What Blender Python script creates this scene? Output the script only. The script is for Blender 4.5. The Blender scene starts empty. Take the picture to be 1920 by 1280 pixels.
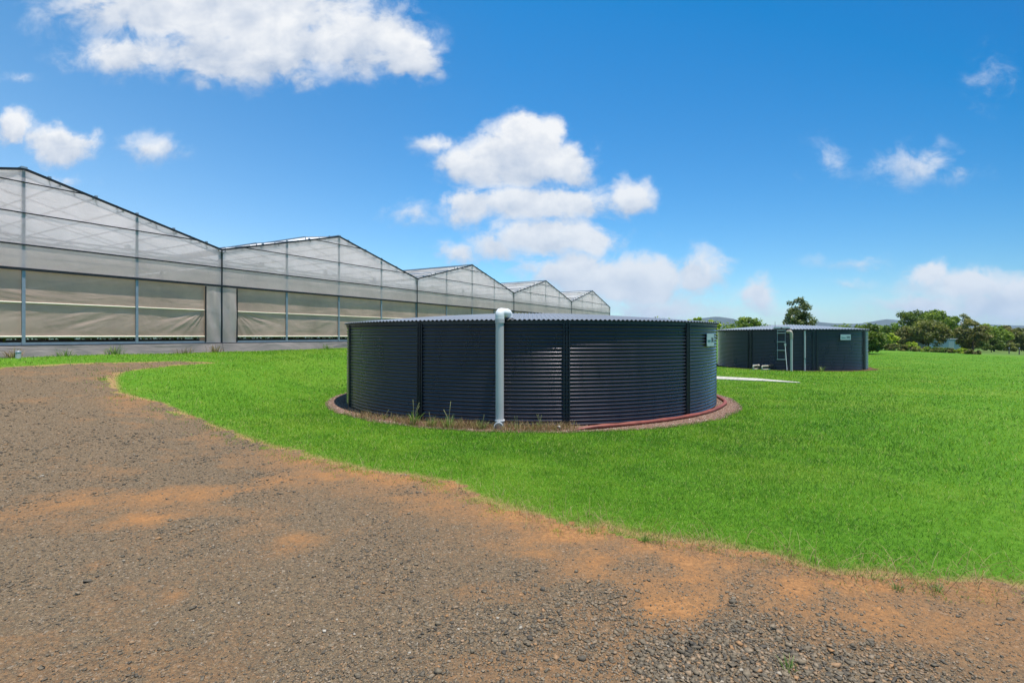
import bpy, math, random
import numpy as np
from mathutils import Vector, Matrix

random.seed(7)
rng = np.random.default_rng(11)
SC = bpy.context.scene
COL = SC.collection
PI = math.pi
R_ = math.radians
CAMZ, F, CX, HOR = 1.91, 940.0, 960.0, 629.0      # camera height; focal length and horizon in photo pixels

# ------------------------------------------------------------------ noise + terrain
def _hash(ix, iy, seed):
    h = (ix.astype(np.int64) * 374761393 + iy.astype(np.int64) * 668265263 + seed * 974711) & 0x7fffffff
    h = ((h ^ (h >> 13)) * 1274126177) & 0x7fffffff
    return ((h ^ (h >> 16)) & 0xffff) / 65535.0

def vnoise(x, y, seed=0):
    x = np.asarray(x, float); y = np.asarray(y, float)
    ix = np.floor(x); iy = np.floor(y); fx = x - ix; fy = y - iy
    fx = fx * fx * (3 - 2 * fx); fy = fy * fy * (3 - 2 * fy)
    a = _hash(ix, iy, seed); b = _hash(ix + 1, iy, seed)
    c = _hash(ix, iy + 1, seed); d = _hash(ix + 1, iy + 1, seed)
    return (a * (1 - fx) + b * fx) * (1 - fy) + (c * (1 - fx) + d * fx) * fy

def fbm(x, y, seed=0, o=4):
    s = 0; a = .5; t = 0
    for i in range(o):
        s = s + a * vnoise(x * 2 ** i, y * 2 ** i, seed + i); t += a; a *= .55
    return s / t

def sstep(t):
    t = np.clip(t, 0, 1); return t * t * (3 - 2 * t)

AL = R_(29.9)
WD = np.array([math.sin(AL), math.cos(AL)])       # direction along the greenhouse front
WN = np.array([math.cos(AL), -math.sin(AL)])      # its outward normal
PW = 21.8                                         # distance from camera to the front plane
T1 = (0.554, 16.02, 5.53)
T2 = (17.13, 31.1, 4.05)

def hz(x, y):
    x = np.asarray(x, float); y = np.asarray(y, float)
    s = WN[0] * x + WN[1] * y + PW
    z = 1.21 * sstep((13.8 - s) / 12.8)
    far = np.hypot(x, y)
    z = z + .035 * (fbm(x * .35 + 9, y * .35 + 4, 5, 3) - .5) * np.clip(far / 6, .3, 2)
    r1 = np.hypot(x - T1[0], y - T1[1]); r2 = np.hypot(x - T2[0], y - T2[1])
    z = z * sstep((r1 - 6.5) / 3.2)
    z = z * sstep((r2 - 4.7) / 2.0)
    q = np.maximum(x - 43, 0)
    z = z - np.minimum(.025 * q * q / (q + 6), 7)
    return z

def hz1(x, y): return float(hz(np.array([x]), np.array([y]))[0])

def at(px, py):
    """point of the ground that lies under a photo pixel"""
    dx = (px - CX) / F; dz = (HOR - py) / F
    Y = np.arange(1.0, 300, .02)
    g = CAMZ + dz * Y - hz(dx * Y, Y)
    i = int(np.argmax(g < 0))
    return (dx * Y[i], Y[i])

# ------------------------------------------------------------------ node helpers
def nd(nt, t, ins=None, **pr):
    n = nt.nodes.new(t)
    for k, v in pr.items(): setattr(n, k, v)
    for k, v in (ins or {}).items():
        s = n.inputs[k]
        if isinstance(v, bpy.types.NodeSocket): nt.links.new(v, s)
        else: s.default_value = v
    return n

def new_mat(name):
    m = bpy.data.materials.new(name); m.use_nodes = True
    nt = m.node_tree; nt.nodes.clear()
    out = nd(nt, 'ShaderNodeOutputMaterial')
    return m, nt, out

def c4(c): return (c[0], c[1], c[2], 1)

def mix(nt, f, a, b, blend='MIX'):
    n = nd(nt, 'ShaderNodeMix', data_type='RGBA', blend_type=blend)
    for i, v in ((0, f), (6, a), (7, b)):
        s = n.inputs[i]
        if isinstance(v, bpy.types.NodeSocket): nt.links.new(v, s)
        else: s.default_value = v
    return n.outputs[2]

def ramp(nt, f, stops, interp='LINEAR'):
    n = nd(nt, 'ShaderNodeValToRGB', {0: f}); cr = n.color_ramp; cr.interpolation = interp
    while len(cr.elements) < len(stops): cr.elements.new(.5)
    for e, (p, c) in zip(cr.elements, stops):
        e.position = p; e.color = c4(c) if len(c) == 3 else c
    return n.outputs[0]

def gray(v): return (v, v, v)
def mth(nt, op, a, b=None, c=None, clamp=False):
    d = {0: a}
    if b is not None: d[1] = b
    if c is not None: d[2] = c
    return nd(nt, 'ShaderNodeMath', d, operation=op, use_clamp=clamp).outputs[0]

def solid(name, col, rough=.5, metal=0., var=.15, scale=6., spec=.5, bump=0., bscale=40., coat=0.):
    m, nt, out = new_mat(name)
    tc = nd(nt, 'ShaderNodeTexCoord')
    nz = nd(nt, 'ShaderNodeTexNoise', {'Vector': tc.outputs['Object'], 'Scale': scale, 'Detail': 6, 'Roughness': .6})
    a = tuple(c * (1 - var) for c in col); b = tuple(min(1, c * (1 + var)) for c in col)
    base = ramp(nt, nz.outputs[0], [(.3, a), (.7, b)])
    rg = nd(nt, 'ShaderNodeMapRange', {0: nz.outputs[0], 3: max(rough - .08, .02), 4: min(rough + .08, 1)})
    p = nd(nt, 'ShaderNodeBsdfPrincipled', {'Base Color': base, 'Roughness': rg.outputs[0], 'Metallic': metal,
           'Specular IOR Level': spec, 'Coat Weight': coat})
    if bump:
        n2 = nd(nt, 'ShaderNodeTexNoise', {'Vector': tc.outputs['Object'], 'Scale': bscale, 'Detail': 5})
        bp = nd(nt, 'ShaderNodeBump', {'Height': n2.outputs[0], 'Strength': bump, 'Distance': .02})
        nt.links.new(bp.outputs[0], p.inputs['Normal'])
    nt.links.new(p.outputs[0], out.inputs[0])
    return m

def leafy(name, stops, trans=.35, rough=.55):
    """foliage: colour by each leaf's own value 'rnd', some light through the leaf"""
    m, nt, out = new_mat(name)
    a = nd(nt, 'ShaderNodeAttribute', attribute_name='rnd')
    col = ramp(nt, a.outputs['Fac'], stops)
    p = nd(nt, 'ShaderNodeBsdfPrincipled', {'Base Color': col, 'Roughness': rough, 'Specular IOR Level': .3})
    t = nd(nt, 'ShaderNodeBsdfTranslucent', {'Color': mix(nt, 1., col, (1.15, 1.25, .6, 1), 'MULTIPLY')})
    s = nd(nt, 'ShaderNodeMixShader', {0: trans, 1: p.outputs[0], 2: t.outputs[0]})
    nt.links.new(s.outputs[0], out.inputs[0])
    return m

# ------------------------------------------------------------------ mesh helpers
def np_mesh(name, V, Fc, mat, parent=None, attrs=None, smooth=False):
    V = np.ascontiguousarray(V, np.float32); Fc = np.ascontiguousarray(Fc, np.int32); k = Fc.shape[1]
    me = bpy.data.meshes.new(name)
    me.vertices.add(len(V)); me.vertices.foreach_set('co', V.ravel())
    me.loops.add(Fc.size); me.loops.foreach_set('vertex_index', Fc.ravel())
    me.polygons.add(len(Fc)); me.polygons.foreach_set('loop_start', np.arange(len(Fc), dtype=np.int32) * k)
    me.update(calc_edges=True)
    if smooth: me.polygons.foreach_set('use_smooth', np.ones(len(Fc), bool))
    for an, av in (attrs or {}).items():
        at_ = me.attributes.new(an, 'FLOAT', 'POINT'); at_.data.foreach_set('value', np.ascontiguousarray(av, np.float32))
    if mat: me.materials.append(mat)
    o = bpy.data.objects.new(name, me); COL.objects.link(o)
    if parent: o.parent = parent
    return o

class MB:
    def __init__(s): s.v = []; s.f = []; s.sm = []
    def add(s, vs, fs, smooth=False):
        n = len(s.v); s.v += [tuple(v) for v in vs]
        s.f += [tuple(i + n for i in f) for f in fs]; s.sm += [smooth] * len(fs); return s
    def box(s, c, size, ax=None):
        c = Vector(c); X, Y, Z = ax or (Vector((1, 0, 0)), Vector((0, 1, 0)), Vector((0, 0, 1)))
        hx, hy, h = [d / 2 for d in size]
        vs = [c + X * (hx * i) + Y * (hy * j) + Z * (h * k) for k in (-1, 1) for j in (-1, 1) for i in (-1, 1)]
        return s.add(vs, [(0, 2, 3, 1), (4, 5, 7, 6), (0, 1, 5, 4), (2, 6, 7, 3), (1, 3, 7, 5), (0, 4, 6, 2)])
    def beam(s, a, b, w, h, up=(0, 0, 1)):
        a = Vector(a); b = Vector(b); d = b - a; Z = d.normalized()
        u = Vector(up)
        if abs(Z.dot(u)) > .99: u = Vector((0, 1, 0))
        X = Z.cross(u).normalized(); Y = X.cross(Z).normalized()
        return s.box((a + b) / 2, (w, h, d.length), (X, Y, Z))
    def tube(s, pts, r, n=14, caps=True, flat=1.0):
        pts = [Vector(p) for p in pts]; m = len(pts)
        rs = r if isinstance(r, (list, tuple)) else [r] * m
        vs = []; X = None
        for i, p in enumerate(pts):
            d = (pts[min(i + 1, m - 1)] - pts[max(i - 1, 0)]).normalized()
            if X is None:
                u = Vector((0, 0, 1)) if abs(d.z) < .9 else Vector((1, 0, 0))
                X = d.cross(u).normalized()
            X = (X - d * X.dot(d)).normalized(); Y = X.cross(d).normalized()
            for k in range(n):
                a = 2 * PI * k / n
                vs.append(p + X * (math.cos(a) * rs[i]) + Y * (math.sin(a) * rs[i] * flat))
        fs = [(i * n + k, i * n + (k + 1) % n, (i + 1) * n + (k + 1) % n, (i + 1) * n + k) for i in range(m - 1) for k in range(n)]
        s.add(vs, fs, True)
        if caps:
            s.add(vs[:n][::-1], [tuple(range(n))]); s.add(vs[-n:], [tuple(range(n))])
        return s
    def build(s, name, mat, parent=None):
        me = bpy.data.meshes.new(name); me.from_pydata(s.v, [], s.f); me.update()
        me.polygons.foreach_set('use_smooth', s.sm)
        if mat: me.materials.append(mat)
        o = bpy.data.objects.new(name, me); COL.objects.link(o)
        if parent: o.parent = parent
        return o

def bend(pts, rad, n=7):
    """round the corners of a polyline"""
    pts = [Vector(p) for p in pts]; out = [pts[0]]
    for i in range(1, len(pts) - 1):
        a, b, c = pts[i - 1], pts[i], pts[i + 1]
        u = (a - b).normalized(); w = (c - b).normalized()
        r = min(rad, (a - b).length * .49, (c - b).length * .49)
        p0 = b + u * r; p1 = b + w * r
        for k in range(n + 1):
            t = k / n; out.append(p0 * (1 - t) ** 2 + b * (2 * t * (1 - t)) + p1 * t ** 2)
    out.append(pts[-1]); return out

def empty(name, loc, rz=0):
    o = bpy.data.objects.new(name, None); COL.objects.link(o); o.location = loc; o.rotation_euler = (0, 0, rz)
    o.empty_display_size = .2; return o

def tag(o, label=None, cat=None, group=None, kind=None):
    if label: o['label'] = label
    if cat: o['category'] = cat
    if group: o['group'] = group
    if kind: o['kind'] = kind
    return o

# ------------------------------------------------------------------ lawn / drive outline
edge_px = [(395, 680), (300, 686), (225, 696), (208, 708), (215, 735), (240, 742), (300, 757), (350, 780), (400, 800),
           (450, 818), (500, 835), (560, 850), (600, 862), (640, 870), (700, 885), (760, 890), (840, 905), (880, 928),
           (930, 945), (1000, 965), (1050, 985), (1100, 990), (1130, 985), (1180, 1000), (1280, 1015), (1330, 1020),
           (1400, 1035), (1480, 1050), (1520, 1072), (1600, 1080), (1660, 1075), (1730, 1095), (1800, 1098),
           (1850, 1095), (1920, 1105), (2050, 1128)]
top_px = [(-260, 694), (0, 690), (120, 683), (240, 680), (330, 678)]
edge = [at(*p) for p in edge_px] + [(8, 2.3), (14, 1.6)]
top = [at(*p) for p in top_px]
poly = np.array([(-34, 13)] + top + edge + [(14, -18), (-34, -18)])
segs = np.array(top + edge)

def in_poly(x, y, P):
    c = np.zeros(x.shape, bool); n = len(P)
    for i in range(n):
        x0, y0 = P[i]; x1, y1 = P[(i + 1) % n]
        if y0 == y1: continue
        c ^= ((y0 > y) != (y1 > y)) & (x < (x1 - x0) * (y - y0) / (y1 - y0) + x0)
    return c

def edge_dist(x, y):
    d = np.full(x.shape, 1e9)
    for i in range(len(segs) - 1):
        a = segs[i]; b = segs[i + 1]; ab = b - a; L = ab @ ab
        t = np.clip(((x - a[0]) * ab[0] + (y - a[1]) * ab[1]) / L, 0, 1)
        d = np.minimum(d, np.hypot(x - a[0] - t * ab[0], y - a[1] - t * ab[1]))
    return d

def is_gravel(x, y):
    k = np.clip(np.hypot(x, y) / 5, .5, 2.)
    wx = x + k * (.40 * (fbm(x * 1.7, y * 1.7, 21) - .5) + .13 * (vnoise(x * 8, y * 8, 31) - .5))
    wy = y + k * (.40 * (fbm(x * 1.7, y * 1.7, 41) - .5) + .13 * (vnoise(x * 8, y * 8, 51) - .5))
    return in_poly(wx, wy, poly)

patches = [(60, 955, .5), (100, 938, .4), (310, 930, .45), (270, 750, .8), (345, 1110, .10), (240, 1108, .09), (190, 1055, .07),
           (270, 975, .22), (480, 990, .22), (420, 920, .3), (700, 910, .6), (800, 935, .5), (560, 905, .5), (1350, 1070, .5),
           (1500, 1110, .45), (1650, 1150, .45), (1820, 1180, .4), (1900, 1230, .3), (1160, 1010, .4), (560, 1010, .2), (1250, 1120, .3)]
patch3 = [(at(a, b), r) for a, b, r in patches]

def dirt(x, y):
    d = edge_dist(x, y)
    n = fbm(x * 1.1 + 3, y * 1.1, 61, 4); n2 = fbm(x * 4.2, y * 4.2 + 7, 71, 4)
    w = .30 + .9 * n
    m = .95 * np.exp(-(d / w) ** 2) * (.22 + .78 * sstep((x + 4.2) / 2.2))
    wx = x + .38 * (fbm(x * 3, y * 3, 62, 3) - .5); wy = y + .38 * (fbm(x * 3, y * 3, 66, 3) - .5)
    for (c, r) in patch3:
        q = np.hypot((wx - c[0]) * .7, wy - c[1]) / r
        m = np.maximum(m, np.where(c[0] < -1.5, .56, .78) * np.exp(-q * q))
    m = m * (.25 + 1.15 * n2) + .42 * sstep((fbm(x * 1.9 + 1, y * 2.4 + 40, 83, 5) - .47) / .15) * sstep((fbm(x * .5 + 8, y * .5, 87, 3) - .30) / .3) * (.3 + n2)
    return np.clip(m, 0, 1)

def coarse(x, y):
    """where the drive's loose stones are big"""
    c = at(1330, 1210)
    q = np.hypot((x - c[0]) / 1.7, (y - c[1]) / 1.0)
    return np.clip(np.exp(-q * q) + .4 * sstep((fbm(x * .9, y * .9, 90, 3) - .45) / .3), 0, 1)

# ------------------------------------------------------------------ materials
# lawn soil / turf
m_lawn, nt, out = new_mat('turf')
geo = nd(nt, 'ShaderNodeNewGeometry')
n1 = nd(nt, 'ShaderNodeTexNoise', {'Vector': geo.outputs['Position'], 'Scale': .33, 'Detail': 5, 'Roughness': .6})
n2 = nd(nt, 'ShaderNodeTexNoise', {'Vector': geo.outputs['Position'], 'Scale': 9., 'Detail': 8, 'Roughness': .7})
n3 = nd(nt, 'ShaderNodeTexNoise', {'Vector': geo.outputs['Position'], 'Scale': .02, 'Detail': 3})
c1 = ramp(nt, n1.outputs[0], [(.3, (.056, .148, .007)), (.5, (.082, .180, .010)), (.72, (.175, .215, .028))])
c2 = mix(nt, .55, c1, ramp(nt, n2.outputs[0], [(.35, (.036, .13, .005)), (.65, (.12, .26, .022))]))
# rougher pasture far beyond the mown lawn
sx = nd(nt, 'ShaderNodeSeparateXYZ', {0: geo.outputs['Position']})
farf = nd(nt, 'ShaderNodeMapRange', {0: sx.outputs[0], 1: 46., 2: 60.}).outputs[0]
c3 = mix(nt, farf, c2, ramp(nt, n3.outputs[0], [(.3, (.07, .13, .025)), (.7, (.13, .17, .045))]))
ea = nd(nt, 'ShaderNodeAttribute', attribute_name='edge')
em = nd(nt, 'ShaderNodeMapRange', {0: mth(nt, 'MULTIPLY_ADD', n2.outputs[0], .9, mth(nt, 'SUBTRACT', ea.outputs['Fac'], .45)), 1: .25, 2: .75}).outputs[0]
c3 = mix(nt, em, c3, (.30, .19, .085, 1))
bp = nd(nt, 'ShaderNodeBump', {'Height': n2.outputs[0], 'Strength': .8, 'Distance': .06})
p = nd(nt, 'ShaderNodeBsdfPrincipled', {'Base Color': c3, 'Roughness': .9, 'Specular IOR Level': .1, 'Normal': bp.outputs[0]})
nt.links.new(p.outputs[0], out.inputs[0])

# gravel drive
m_grav, nt, out = new_mat('gravel')
geo = nd(nt, 'ShaderNodeNewGeometry'); P = geo.outputs['Position']
wn = nd(nt, 'ShaderNodeTexNoise', {'Vector': P, 'Scale': 30., 'Detail': 2})
pw = nd(nt, 'ShaderNodeVectorMath', {0: wn.outputs[1], 1: P, 2: P}, operation='MULTIPLY_ADD')
pw.inputs[1].default_value = (.02, .02, .02)
for l in list(pw.inputs[1].links): nt.links.remove(l)
v1 = nd(nt, 'ShaderNodeTexVoronoi', {'Vector': pw.outputs[0], 'Scale': 62., 'Randomness': 1.})
v2 = nd(nt, 'ShaderNodeTexVoronoi', {'Vector': pw.outputs[0], 'Scale': 150., 'Randomness': 1.})
sep = nd(nt, 'ShaderNodeSeparateColor', {0: v1.outputs['Color']})
sep2 = nd(nt, 'ShaderNodeSeparateColor', {0: v2.outputs['Color']})
stone = [(0, (.075, .060, .045)), (.3, (.128, .098, .064)), (.6, (.180, .136, .086)), (.8, (.235, .172, .10)), (.93, (.27, .155, .075)), (1, (.42, .36, .28))]
cs = mix(nt, .5, ramp(nt, sep.outputs[0], stone), ramp(nt, sep2.outputs[0], stone))
da = nd(nt, 'ShaderNodeAttribute', attribute_name='dirt')
dn = nd(nt, 'ShaderNodeTexNoise', {'Vector': P, 'Scale': 22., 'Detail': 8, 'Roughness': .75})
dn2 = nd(nt, 'ShaderNodeTexNoise', {'Vector': P, 'Scale': 3., 'Detail': 6, 'Roughness': .7})
dm = mth(nt, 'ADD', da.outputs['Fac'], mth(nt, 'MULTIPLY_ADD', dn.outputs[0], 1.7, -.85))
dm = nd(nt, 'ShaderNodeMapRange', {0: dm, 1: .10, 2: 1.0, 3: .04, 4: .93}).outputs[0]
dcol = mix(nt, dn2.outputs[0], (.30, .120, .036, 1), (.34, .175, .066, 1))
dcol = mix(nt, .45, dcol, ramp(nt, dn.outputs[0], [(.3, (.15, .065, .026)), (.7, (.42, .22, .095))]))
base = mix(nt, dm, cs, dcol)
hgt = mth(nt, 'MULTIPLY_ADD', v1.outputs['Distance'], -1.6, mth(nt, 'MULTIPLY', v2.outputs['Distance'], -.7))
hgt = mth(nt, 'MULTIPLY', hgt, mth(nt, 'MULTIPLY_ADD', dm, -.75, 1.0))
hgt = mth(nt, 'ADD', hgt, mth(nt, 'MULTIPLY', dn.outputs[0], .6))
bp = nd(nt, 'ShaderNodeBump', {'Height': hgt, 'Strength': .9, 'Distance': .012})
p = nd(nt, 'ShaderNodeBsdfPrincipled', {'Base Color': base, 'Roughness': .92, 'Specular IOR Level': .15, 'Normal': bp.outputs[0]})
nt.links.new(p.outputs[0], out.inputs[0])

def stone_mat(name, stops):
    m, nt, out = new_mat(name)
    a = nd(nt, 'ShaderNodeAttribute', attribute_name='rnd')
    geo = nd(nt, 'ShaderNodeNewGeometry')
    nz = nd(nt, 'ShaderNodeTexNoise', {'Vector': geo.outputs['Position'], 'Scale': 90., 'Detail': 4})
    col = mix(nt, 1., ramp(nt, a.outputs['Fac'], stops), ramp(nt, nz.outputs[0], [(.3, gray(.75)), (.7, gray(1.2))]), 'MULTIPLY')
    p = nd(nt, 'ShaderNodeBsdfPrincipled', {'Base Color': col, 'Roughness': .8, 'Specular IOR Level': .3})
    nt.links.new(p.outputs[0], out.inputs[0]); return m
m_stone = stone_mat('loose_stone', [(0, (.065, .056, .045)), (.3, (.116, .094, .066)), (.65, (.175, .135, .088)), (.83, (.24, .18, .12)), (.94, (.30, .16, .07)), (.985, (.27, .22, .16)), (1, (.40, .35, .28))])
m_peb = stone_mat('border_pebble', [(0, (.10, .06, .045)), (.5, (.24, .15, .11)), (.85, (.34, .23, .17)), (1, (.5, .42, .36))])
m_bord = solid('border_gravel', (.20, .115, .08), .9, var=.5, scale=60, spec=.1, bump=1., bscale=80)

m_blade = leafy('grass_blade', [(0, (.024, .105, .003)), (.42, (.082, .212, .006)), (.78, (.20, .315, .018)), (.95, (.30, .40, .05)), (1, (.48, .42, .18))], .42, .6)
m_dry = leafy('dry_grass_blade', [(0, (.12, .06, .03)), (.5, (.30, .19, .10)), (.8, (.38, .28, .15)), (1, (.16, .24, .05))], .25, .7)
m_weed = leafy('weed_leaf', [(0, (.06, .15, .02)), (.6, (.15, .25, .05)), (1, (.40, .40, .17))], .35)

# tank paint
def tank_mat(name, base, rough):
    m, nt, out = new_mat(name)
    tc = nd(nt, 'ShaderNodeTexCoord')
    mp = nd(nt, 'ShaderNodeMapping', {0: tc.outputs['Object'], 3: (1.5, 1.5, .35)})
    nz = nd(nt, 'ShaderNodeTexNoise', {'Vector': mp.outputs[0], 'Scale': 2., 'Detail': 4, 'Roughness': .5})
    sp = nd(nt, 'ShaderNodeSeparateXYZ', {0: tc.outputs['Object']})
    low = nd(nt, 'ShaderNodeMapRange', {0: sp.outputs[2], 1: .40, 2: 0., 3: 0., 4: .5}).outputs[0]     # dust thrown up by rain
    d = mth(nt, 'MULTIPLY', low, nz.outputs[0], clamp=True)
    c = mix(nt, d, ramp(nt, nz.outputs[0], [(.3, tuple(v * .85 for v in base)), (.7, tuple(v * 1.2 for v in base))]), (.10, .07, .05, 1))
    rg = nd(nt, 'ShaderNodeMapRange', {0: nz.outputs[0], 1: .3, 2: .7, 3: rough - .06, 4: rough + .1})
    p = nd(nt, 'ShaderNodeBsdfPrincipled', {'Base Color': c, 'Roughness': rg.outputs[0], 'Specular IOR Level': .65, 'Specular Tint': (1., .86, .98, 1), 'Coat Weight': .35, 'Coat Roughness': .22})
    nt.links.new(p.outputs[0], out.inputs[0]); return m
m_tank = tank_mat('navy_steel_paint', (.027, .026, .036), .30)
m_troof = solid('roof_sheet', (.205, .215, .235), .42, metal=.35, var=.12, scale=1.2)
m_troof2 = solid('pale_roof_sheet', (.28, .285, .295), .42, metal=.3, var=.12, scale=1.2)
m_rib = solid('dark_column_steel', (.012, .014, .024), .4, var=.1)
m_pvc = solid('grey_pvc', (.50, .47, .47), .38, var=.07, scale=3)
m_pvcw = solid('white_pvc', (.72, .72, .72), .35, var=.06, scale=5)
m_pvcd = solid('dirty_pvc', (.33, .33, .29), .6, var=.3, scale=14)
m_beige = solid('beige_pvc', (.40, .35, .28), .5, var=.15, scale=8)
m_rub = solid('black_rubber', (.02, .02, .02), .6, var=.2)
m_hose = solid('red_hose_skin', (.20, .048, .030), .55, var=.3, scale=5, bump=.3, bscale=20)
m_galv = solid('galvanised_steel', (.33, .36, .41), .45, metal=.4, var=.12, scale=5)
m_alu = solid('ladder_steel', (.55, .56, .55), .4, metal=.4, var=.1)
m_black = solid('black_profile', (.012, .012, .014), .5, var=.2)
m_cream = solid('cream_tube', (.66, .60, .47), .5, var=.08)
m_sign = solid('sign_plate', (.36, .46, .48), .4, var=.08)
m_teal = solid('sign_teal', (.04, .19, .20), .5, var=.1)
m_ink = solid('sign_ink', (.01, .04, .05), .5, var=.1)
m_conc = solid('pale_concrete', (.40, .375, .33), .85, var=.4, scale=8, spec=.2, bump=.3)
m_soil = solid('bare_soil', (.10, .06, .035), .95, var=.4, scale=3, spec=.05)
m_bark = solid('bark', (.10, .075, .055), .9, var=.4, scale=9, bump=.5)
m_palebark = solid('pale_bark', (.42, .38, .33), .85, var=.3, scale=9)
m_shedw = solid('shed_wall', (.42, .54, .62), .6, var=.06)
m_shedr = solid('shed_roof', (.75, .76, .76), .5, var=.05)
m_wood = solid('weathered_post', (.16, .13, .10), .9, var=.3)

def film_mat(name, col, tcol, trans, clear, wr, rough=.3, stretch=(1, 1, 1), bscale=1.2, dirt_=.25, specks=False):
    """plastic sheet: scatters light from both sides, lets part of the view through"""
    m, nt, out = new_mat(name)
    tc = nd(nt, 'ShaderNodeTexCoord')
    mp = nd(nt, 'ShaderNodeMapping', {0: tc.outputs['Object'], 3: stretch})
    nz = nd(nt, 'ShaderNodeTexNoise', {'Vector': mp.outputs[0], 'Scale': bscale, 'Detail': 3, 'Roughness': .5, 'Distortion': .6})
    st = nd(nt, 'ShaderNodeTexNoise', {'Vector': tc.outputs['Object'], 'Scale': .55, 'Detail': 7, 'Roughness': .65})
    bp = nd(nt, 'ShaderNodeBump', {'Height': nz.outputs[0], 'Strength': wr, 'Distance': .12})
    k = ramp(nt, st.outputs[0], [(.3, gray(1 - dirt_)), (.65, gray(1.05))])
    c = mix(nt, 1., c4(col), k, 'MULTIPLY'); t = mix(nt, 1., c4(tcol), k, 'MULTIPLY')
    if specks:                                             # algae and leaf litter that has settled on the sheet
        s1 = nd(nt, 'ShaderNodeTexNoise', {'Vector': tc.outputs['Object'], 'Scale': 1.1, 'Detail': 9, 'Roughness': .8})
        sk = nd(nt, 'ShaderNodeMapRange', {0: s1.outputs[0], 1: .57, 2: .66}).outputs[0]
        c = mix(nt, sk, c, (.16, .13, .08, 1)); t = mix(nt, sk, t, (.2, .16, .1, 1))
    p = nd(nt, 'ShaderNodeBsdfPrincipled', {'Base Color': c, 'Roughness': rough, 'Specular IOR Level': .5, 'Normal': bp.outputs[0]})
    tr = nd(nt, 'ShaderNodeBsdfTranslucent', {'Color': t, 'Normal': bp.outputs[0]})
    s = nd(nt, 'ShaderNodeMixShader', {0: trans, 1: p.outputs[0], 2: tr.outputs[0]})
    tp = nd(nt, 'ShaderNodeBsdfTransparent', {0: (.97, .97, .95, 1)})
    s2 = nd(nt, 'ShaderNodeMixShader', {0: clear, 1: s.outputs[0], 2: tp.outputs[0]})
    nt.links.new(s2.outputs[0], out.inputs[0]); return m
m_film = film_mat('clear_film', (.92, .78, .75), (.99, .92, .90), .62, .14, .30, .28, dirt_=.16)
m_roof = film_mat('roof_film', (.84, .82, .80), (.97, .96, .95), .56, .18, .3, .3, dirt_=.25, specks=True)
m_curt = film_mat('roller_curtain', (.63, .45, .36), (.90, .70, .54), .33, .05, .55, .38, (.35, 1, 1.0), 1.3)
m_skirt = film_mat('silver_skirt', (.30, .25, .225), (.3, .28, .26), .1, .02, .7, .35, (.5, 1, 1.6), 1.2)
m_screen = film_mat('shade_screen', (.62, .53, .43), (.64, .56, .44), .5, .12, .1, .5, dirt_=.1)
m_floor = solid('earth_floor', (.20, .14, .09), .95, var=.3, scale=2)

# ------------------------------------------------------------------ ground
def axis(lo, hi, step, far_lo, far_hi, g=1.22):
    a = list(np.arange(lo, hi + step / 2, step)); s = step
    while a[-1] < far_hi: s *= g; a.append(a[-1] + s)
    s = step
    while a[0] > far_lo: s *= g; a.insert(0, a[0] - s)
    return np.array(a)
gx = axis(-20, 15, .06, -6000, 9000); gy = axis(1.2, 22, .06, -3000, 12000)
XX, YY = np.meshgrid(gx, gy); nx, ny = len(gx), len(gy)
ZZ = hz(XX, YY)
V = np.stack([XX.ravel(), YY.ravel(), ZZ.ravel()], 1)
ii = np.arange(nx * ny).reshape(ny, nx)
Q = np.stack([ii[:-1, :-1], ii[:-1, 1:], ii[1:, 1:], ii[1:, :-1]], -1).reshape(-1, 4)
cen = (V[Q[:, 0]] + V[Q[:, 2]]) / 2
gm = is_gravel(cen[:, 0], cen[:, 1])
def sub(Qs):
    u, inv = np.unique(Qs.ravel(), return_inverse=True)
    return u, inv.reshape(-1, 4)
u, q = sub(Q[~gm])
o = np_mesh('ground', V[u], q, m_lawn, attrs={'edge': np.exp(-edge_dist(V[u, 0], V[u, 1]) / .14)}, smooth=True); tag(o, kind='structure')
u, q = sub(Q[gm])
o = np_mesh('gravel_drive', V[u], q, m_grav, attrs={'dirt': dirt(V[u, 0], V[u, 1])}, smooth=True); tag(o, kind='structure')

# pebble border round the near tank: a sheet lying on the ground
def ring_w(th):
    return .62 + .07 * np.sin(th * 2 + .6) + .10 * (vnoise(th * 14 + 40, th * 0 + 3, 7) - .5) + .05 * (vnoise(th * 50 + 40, th * 0 + 3, 8) - .5)
th = np.linspace(0, 2 * PI, 481)[:-1]
rows = []
for k in range(6):
    r = T1[2] - .1 + (ring_w(th) + .1) * k / 5
    x = T1[0] + r * np.sin(th); y = T1[1] - r * np.cos(th)
    rows.append(np.stack([x, y, hz(x, y) + .006 + .012 * math.sin(PI * k / 5)], 1))
V = np.concatenate(rows); n = len(th)
Q = np.array([(k * n + i, (k + 1) * n + i, (k + 1) * n + (i + 1) % n, k * n + (i + 1) % n) for k in range(5) for i in range(n)])
o = np_mesh('pebble_border', V, Q, m_bord, smooth=True); tag(o, kind='structure')
# bare soil round the far tank
rows = []; 
for k in range(3):
    r = T2[2] - .1 + (.38 + .25 * (vnoise(th * 9 + 9, th * 0, 12) - .3) + .1) * k / 2
    x = T2[0] + r * np.sin(th); y = T2[1] - r * np.cos(th)
    rows.append(np.stack([x, y, hz(x, y) + .008], 1))
V = np.concatenate(rows)
Q = np.array([(k * n + i, (k + 1) * n + i, (k + 1) * n + (i + 1) % n, k * n + (i + 1) % n) for k in range(2) for i in range(n)])
o = np_mesh('soil_border', V, Q, m_soil, smooth=True); tag(o, kind='structure')

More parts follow.
